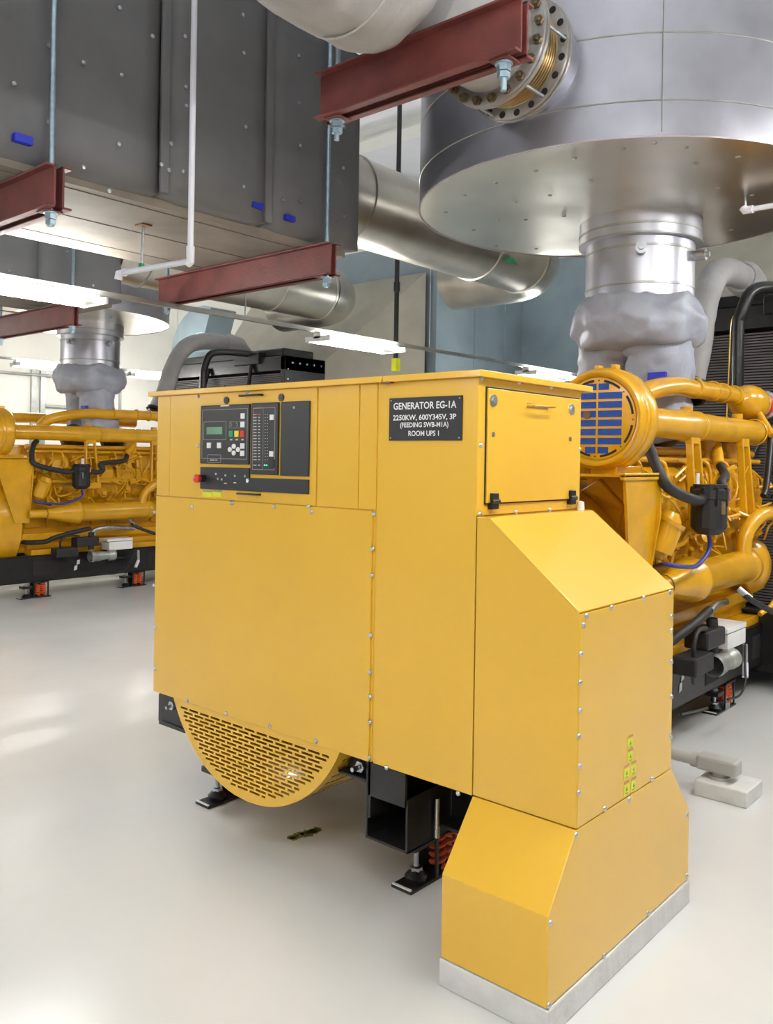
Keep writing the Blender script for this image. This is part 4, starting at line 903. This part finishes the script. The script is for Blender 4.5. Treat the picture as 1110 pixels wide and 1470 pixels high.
# leaf-like stain on the floor
lf = at(438, 1196, z=.001)
mb = MB()
for k in range(16):
    t_ = k / 15 - .5; q = at(438 + 38 * t_, 1197 - 10 * t_ + 3 * math.sin(k * 2.1), z=.0); s_ = random.uniform(.014, .024)
    mb.prism([(q.x + s_ * random.uniform(.6, 1.3) * math.cos(a), q.y + s_ * random.uniform(.6, 1.3) * math.sin(a), .0002) for a in [2 * PI * i / 7 for i in range(7)]], (0, 0, .0015))
tag(mb.build('dry_leaf', 'leaf'), 'small dry greenish leaf on the floor below the perforated guard', 'leaf')

# ================================================================ FAR PARTS OF THE ROOM
plx = -8.2
plen = thing('air_plenum', 'large blue-grey sheet metal air plenum behind the cabinet', 'plenum', (plx - 2, 11.9, 0))
ys = [10.62, 11.6, 12.5, 13.38]
for i in range(3):
    MB().box(plx - 3.0, plx, ys[i] + .004, ys[i + 1] - .004, 0, 5.3).build('sheet_panel', 'plenum', plen, bevel=.006)
for y in ys[1:3]: MB().box(plx - .01, plx + .03, y - .02, y + .02, 0, 5.3).build('standing_seam', 'plenum', plen)
MB().box(plx - .01, plx + .05, 10.62, 13.38, 3.05, 3.12).build('stiffener', 'plenum', plen)
MB().box(plx - .06, plx + .012, 10.56, 10.63, 0, 5.3).build('edge_flange', 'plenum', plen)
MB().box(plx + .001, -1.0, 13.05, 13.38, 0, 5.3).build('sheet_panel', 'plenum', plen, bevel=.006)
for x_ in (-6.6, -5.0, -3.4): MB().box(x_ - .02, x_ + .02, 13.02, 13.06, 0, 5.3).build('standing_seam', 'plenum', plen)
# curved sheet elbow above far radiator
mb = MB(); pr = []
cxx, czz, yy = -13.45, 3.75, 10.0
for i in range(9):
    th = PI - (PI * .62) * i / 8; pr.append((math.cos(th), math.sin(th)))
for i in range(8):
    (c0, s0), (c1, s1) = pr[i], pr[i + 1]
    A = lambda r_, c_, s_, y_: (cxx + r_ * c_, y_, czz + r_ * s_)
    mb.hull8([A(.42, c0, s0, yy), A(.92, c0, s0, yy), A(.92, c0, s0, yy + .6), A(.42, c0, s0, yy + .6)], [A(.42, c1, s1, yy), A(.92, c1, s1, yy), A(.92, c1, s1, yy + .6), A(.42, c1, s1, yy + .6)])
mb.box(cxx - .92, cxx - .42, yy, yy + .6, 0, czz)
tag(mb.build('sheet_elbow', 'plenum'), 'curved blue-grey sheet duct elbow above the far radiator', 'duct')
# ceiling beam
tr = MB().box(X0 + .1, X1 - .1, 9.2, 9.4, 6.42, 6.599).box(X0 + .1, X1 - .1, 9.12, 9.48, 6.40, 6.425).build('trim_1', 'lampw'); struct(tr)
# left wall conduits
for u in (47, 60, 126, 172):
    y = at(u, 560, x=X0).y
    tag(MB().box(X0 + .001, X0 + (.06 if u < 70 else .03), y - (.05 if u < 70 else .025), y + (.05 if u < 70 else .025), 0, 3.35).build('wall_strut', 'strut'), {47: 'left of two close vertical grey struts on the left wall', 60: 'right of two close vertical grey struts on the left wall', 126: 'single thin vertical grey strut on the left wall', 172: 'thin vertical grey strut on left wall behind the exhaust lagging'}[u], 'strut')
za = at(30, 537, x=X0).z; zb_ = at(80, 584, x=X0).z; ya, yb = at(-20, 537, x=X0).y, at(126, 540, x=X0).y
tag(MB().tube(spline([(X0 + .05, ya, za), (X0 + .05, yb - .3, za), (X0 + .05, yb - .05, za - .08), (X0 + .05, yb, za - .3)], 4), .03, 8).build('wall_conduit', 'strut'), 'upper horizontal conduit with bend on the left wall', 'conduit')
tag(MB().cyl((X0 + .04, at(62, 584, x=X0).y, zb_), (X0 + .04, yb, zb_), .03, 8).build('wall_conduit', 'strut'), 'lower short horizontal conduit between the wall struts', 'conduit')

# ================================================================ SECOND GENERATOR SET
D = (-8.1, .2, 0)
dup(eng, D, 'large yellow diesel engine of the far generator by the left wall')
dup(sk, D, 'black skid frame under the far yellow engine')
dup(rad, D, 'black radiator of the far generator behind the cabinet lid')
dup(lagp, D, 'bent grey lagged pipe rising behind the cabinet lid on the far engine')
dup(bp_, D, 'black coolant pipe on the far generator behind the cabinet lid')
dup(hp, D, 'black heater pump with white junction box on the far engine rail')
dup(lg, D, 'puffy grey lagging around forked exhaust above the far engine')
dup(sil, D, 'round galvanised silencer far off above the far engine')
dup(iso3, D, 'orange spring isolator under the far skid below its heater pump', 'spring isolators under the far skid')
dup(iso4, D, 'orange spring isolator under the far skid nearest its air filter', 'spring isolators under the far skid')
transition(D[0], D[1], 'tan flared air transition between far radiator and blue-grey plenum')
for o in (scr, pin, pn): bpy.data.objects.remove(o)
